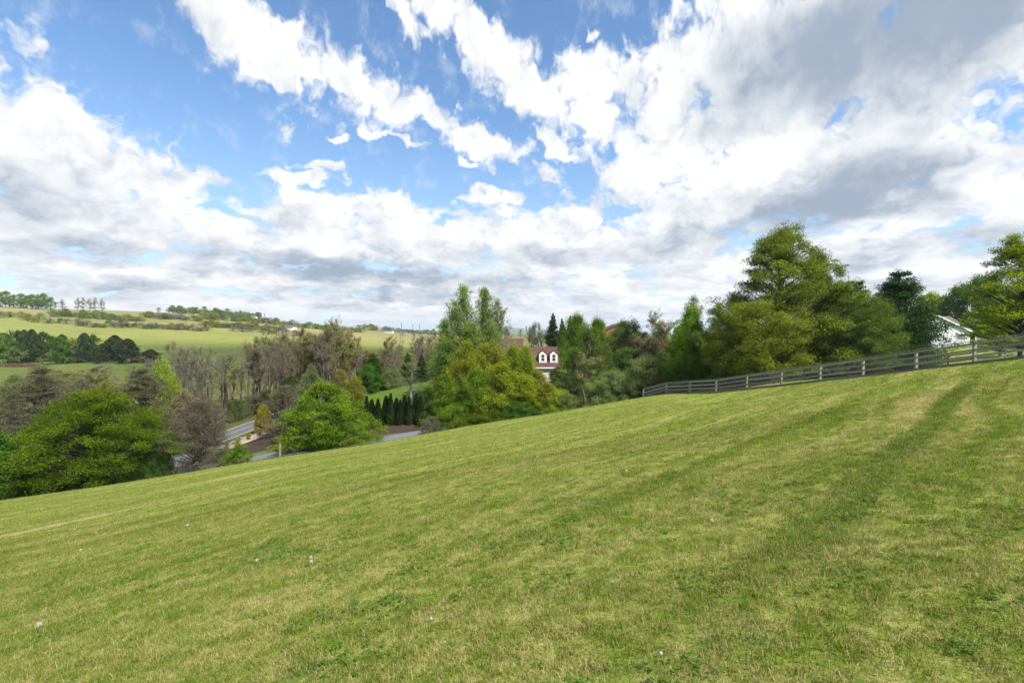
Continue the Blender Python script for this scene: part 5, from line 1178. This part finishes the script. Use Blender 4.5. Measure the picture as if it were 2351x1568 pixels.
def dormer(xc_, zb_, ze_, zp, yf_, yb_):
    hw = .78; d = MB()
    d.poly([L_(xc_-hw, yf_, zb_), L_(xc_+hw, yf_, zb_), L_(xc_+hw, yf_, ze_), L_(xc_, yf_, zp), L_(xc_-hw, yf_, ze_)])
    d.poly([L_(xc_-hw, yb_, zb_), L_(xc_-hw, yf_, zb_), L_(xc_-hw, yf_, ze_), L_(xc_-hw, yb_, ze_)]); d.poly([L_(xc_+hw, yf_, zb_), L_(xc_+hw, yb_, zb_), L_(xc_+hw, yb_, ze_), L_(xc_+hw, yf_, ze_)])
    body = d.build('dormer', M['white'], hs)
    r2 = MB(); r2.slab([L_(xc_, yf_-.12, zp+.1), L_(xc_+hw+.14, yf_-.12, ze_), L_(xc_+hw+.14, yb_, ze_), L_(xc_, yb_, zp+.1)], (0, 0, .07)); r2.slab([L_(xc_-hw-.14, yf_-.12, ze_), L_(xc_, yf_-.12, zp+.1), L_(xc_, yb_, zp+.1), L_(xc_-hw-.14, yb_, ze_)], (0, 0, .07))
    r2.build('dormer_roof', M['roof_red'], body)
    f = MB(); w2, z0, z1 = .33, zb_+.35, ze_-.12
    LB(f, xc_-w2-.09, xc_+w2+.09, yf_-.05, yf_-.01, z1, z1+.1); LB(f, xc_-w2-.09, xc_+w2+.09, yf_-.05, yf_-.01, z0-.1, z0); LB(f, xc_-w2-.09, xc_-w2, yf_-.05, yf_-.01, z0, z1); LB(f, xc_+w2, xc_+w2+.09, yf_-.05, yf_-.01, z0, z1)
    LB(f, xc_-w2, xc_+w2, yf_-.04, yf_-.02, (z0+z1)/2-.03, (z0+z1)/2+.03); f.build('window_frame', M['white'], body)
    g = MB(); LB(g, xc_-w2, xc_+w2, yf_-.018, yf_-.008, z0, z1); g.build('window_pane', M['glass'], body)
dormer(6.45, -6.15, -4.35, -3.6, 100.9, 103.6); dormer(8.75, -6.15, -4.35, -3.6, 100.9, 103.6)
for xw in (3.2, 5.6, 8.2):
    f = MB(); LB(f, xw-.5, xw+.5, 100.34, 100.37, -9.3, -7.8); fw_ = f.build('window', M['white'], hs)
    g = MB(); LB(g, xw-.4, xw+.4, 100.31, 100.335, -9.2, -7.9); g.build('pane', M['glass'], fw_)
# ------------------------------------------------------------------ brick house behind
Yh = 130.0; bx = (1856*.7655 - CX)/F*Yh; zg = gz(bx, Yh)
bh = thing('brick_house', 'brick house with chimney almost hidden behind trees', 'house', (bx, Yh, zg))
zt = (HY - 971*.7655)/F*Yh - zg
m_ = MB(); m_.box(-5.2, 3.2, 0, 9, -1, zt-2.2); m_.poly([(-5.2, 0, zt-2.2), (3.2, 0, zt-2.2), (0, 0, zt-.25)]); m_.build('wall', M['brick'], bh)
m_ = MB(); m_.slab([(-5.6, -.3, zt-2.5), (0, -.3, zt), (0, 9, zt), (-5.6, 9, zt-2.5)][::-1], (0, 0, .15)); m_.slab([(0, -.3, zt), (3.7, -.3, zt-2.5), (3.7, 9, zt-2.5), (0, 9, zt)][::-1], (0, 0, .15)); m_.build('roof', M['roof_red'], bh)
m_ = MB(); m_.box(-5.3, -3.9, -1.0, -.05, -1, zt-.35); m_.box(-5.38, -3.82, -1.08, .02, zt-.348, zt-.1); m_.build('chimney', M['brick'], bh)
# ------------------------------------------------------------------ far houses
def far_house(x, Y, wpx, hpx, label, wallm, roofm, name='farmhouse'):
    X_ = (x - CX)/F*Y; zg = gz(X_, Y); w_, h_ = wpx/F*Y, hpx/F*Y
    t = thing(name, label, 'house', (X_, Y, zg)); m_ = MB(); m_.box(-w_/2, w_/2, -w_*.3, w_*.3, -2, h_*.62); m_.build('wall', M[wallm], t)
    m_ = MB(); m_.slab([(-w_*.53, -w_*.34, h_*.6), (w_*.53, -w_*.34, h_*.6), (w_*.5, 0, h_), (-w_*.5, 0, h_)], (0, 0, .2)); m_.slab([(w_*.53, w_*.34, h_*.6), (-w_*.53, w_*.34, h_*.6), (-w_*.5, 0, h_), (w_*.5, 0, h_)], (0, 0, .2)); m_.build('roof', M[roofm], t)
    m_ = MB()
    for i in range(3): xx = -w_*.3 + i*w_*.3; m_.box(xx-w_*.05, xx+w_*.05, -w_*.3-.06, -w_*.3-.01, h_*.2, h_*.42)
    m_.build('window_row', M['glass'], t)
far_house(584, 745, 12, 9, 'cream farmhouse on the far ridge by the treeline', 'cream', 'roof_grey')
far_house(612, 755, 22, 5.5, 'long grey roofed barn right of the cream farmhouse', 'ac', 'roof_grey', 'barn')
far_house(634, 765, 14, 5, 'smaller barn at the right of the long barn', 'ac', 'roof_grey', 'barn')
far_house(660, 560, 34, 9, 'low white farm building with grey roof above the bare woods', 'white', 'roof_grey')
far_house(893, 700, 20, 6, 'white cottage on the low skyline beyond the woods', 'white', 'roof_grey')
far_house(925, 720, 18, 5, 'grey cottage right of the white one on the skyline', 'ac', 'roof_grey')
for i, (x, yt) in enumerate(((608, 733), (922, 752), (963, 750), (948, 752))):
    Y = 900; X_ = (x - CX)/F*Y; zg = gz(X_, Y)
    t = thing('utility_pole', 'thin utility pole on the distant skyline', 'pole', (X_, Y, zg), group='utility poles on the skyline')
    m_ = MB(); hh = 15; m_.box(-.3, .3, -.3, .3, -1, hh); m_.build('pole', M['bark_dark'], t)
    m_ = MB(); m_.box(-2, 2, -.15, .15, hh-1.5, hh-1.1); m_.build('crossarm', M['bark_dark'], t)
# ------------------------------------------------------------------ distant mountain
xs = np.linspace(-2000, 4200, 90); Vm = []; 
def hp(x): return 132*np.exp(-((x-60)/1000)**2) + 70*np.exp(-((x-1500)/1100)**2) + 8*np.sin(x*.006)
ys_ = np.linspace(-1, 1, 13)
XX, TT = np.meshgrid(xs, ys_, indexing='ij')
hh_ = hp(XX)*(1-TT**2)**1.2*np.exp(-((XX-900)/2300)**6) - 40
Vm = np.stack([XX - 350, 9500 + TT*1400, hh_], -1).reshape(-1, 3); ii = np.arange(len(xs)*13).reshape(len(xs), 13)
o = obj('mountain', mesh_np('mountain', Vm, [np.stack([ii[:-1, :-1], ii[1:, :-1], ii[1:, 1:], ii[:-1, 1:]], -1).reshape(-1, 4)], [M['hill']], smooth=True)); tag(o, 'low blue mountain on the horizon', kind='structure')

# ------------------------------------------------------------------ dandelion clocks in the lawn
def dandelion(px_, py_, hgt, d, label, k):
    u_ = (px_-CX)/F; v_ = (HY-py_)/F
    ys__ = np.linspace(1.2, 60, 6000); f = ground(u_*ys__, ys__) + hgt - v_*ys__; j = np.argmax(f > 0); y = ys__[j]
    X_ = u_*y; zg = gz(X_, y) - .02
    t = thing('dandelion', label, 'dandelion', (X_, y, zg))
    r = np.random.default_rng(200 + k); Pst = np.array([[[0, 0, -.01], [.004, .002, hgt*.5], [0, 0, hgt]]]); v, q2 = tubes(Pst, np.full((1, 3), .0022), 5)
    obj('stem', mesh_np('stem', v, [q2], [M['stem']], smooth=True), t)
    nd_ = norm(r.normal(size=(150, 3))); nd_ = nd_[nd_[:, 2] > -.75]; c0 = np.array([0, 0, hgt])
    Pr = np.stack([c0 + nd_*.004, c0 + nd_*d*.42], 1); v1, q1 = tubes(Pr, np.full((len(nd_), 2), .00035), 3)
    LV, LQ, _ = leaves(c0 + nd_*d*.46, r, .009, .006, nrm=nd_, nb=4); 
    obj('seed_head', mesh_np('seed_head', np.concatenate([v1, LV]), [np.concatenate([q1, LQ + len(v1)])], [M['seed']]), t)
dl = ((79, 1435, .13, .060, 'largest white dandelion clock, alone low in the left corner of the lawn'), (425, 1206, .10, .055, 'dandelion clock in the left lawn above the others'), (178, 1263, .09, .05, 'dandelion clock below the pale dry streak at far left'),
      (213, 1223, .09, .05, 'faint dandelion clock at far left near the dry streak'), (233, 1226, .08, .04, 'small brownish dandelion clock beside the faint one at left'), (585, 1286, .09, .045, 'small dandelion clock left of the twin clocks'),
      (710, 1280, .15, .045, 'upper of the two dandelion clocks standing together'), (710.5, 1289, .12, .045, 'lower of the two dandelion clocks standing together'), (988, 1420, .05, .022, 'tiny dandelion clock in the middle foreground'),
      (1637, 1193, .08, .045, 'dandelion clock in the right half of the lawn'), (1440, 1080, .10, .05, 'far dandelion clock in the middle of the lawn'), (1521, 1500, .05, .02, 'tiny pale dandelion clock low right of centre'), (165, 1216, .09, .04, 'dim dandelion clock nearest the dry streak'))
for k, dd in enumerate(dl): dandelion(*dd, k)

# ------------------------------------------------------------------ air
zmin = float(GZ.min()) - 6
hm = bpy.data.materials.new('haze_air'); hm.use_nodes = True; hm.node_tree.nodes.clear(); n = NT(hm.node_tree)
pv = n.n('ShaderNodeVolumePrincipled'); pv.inputs['Color'].default_value = (0.80, 0.88, 1.0, 1); pv.inputs['Density'].default_value = 0.00010; pv.inputs['Anisotropy'].default_value = 0.2
o_ = n.n('ShaderNodeOutputMaterial'); hm.node_tree.links.new(pv.outputs[0], o_.inputs['Volume'])
hm.cycles.homogeneous_volume = True
m_ = MB(); m_.box(-9100, 9100, -95, 12050, zmin, 175); hzb = m_.build('haze', hm); tag(hzb, 'thin bluish air haze over the valley', kind='stuff')
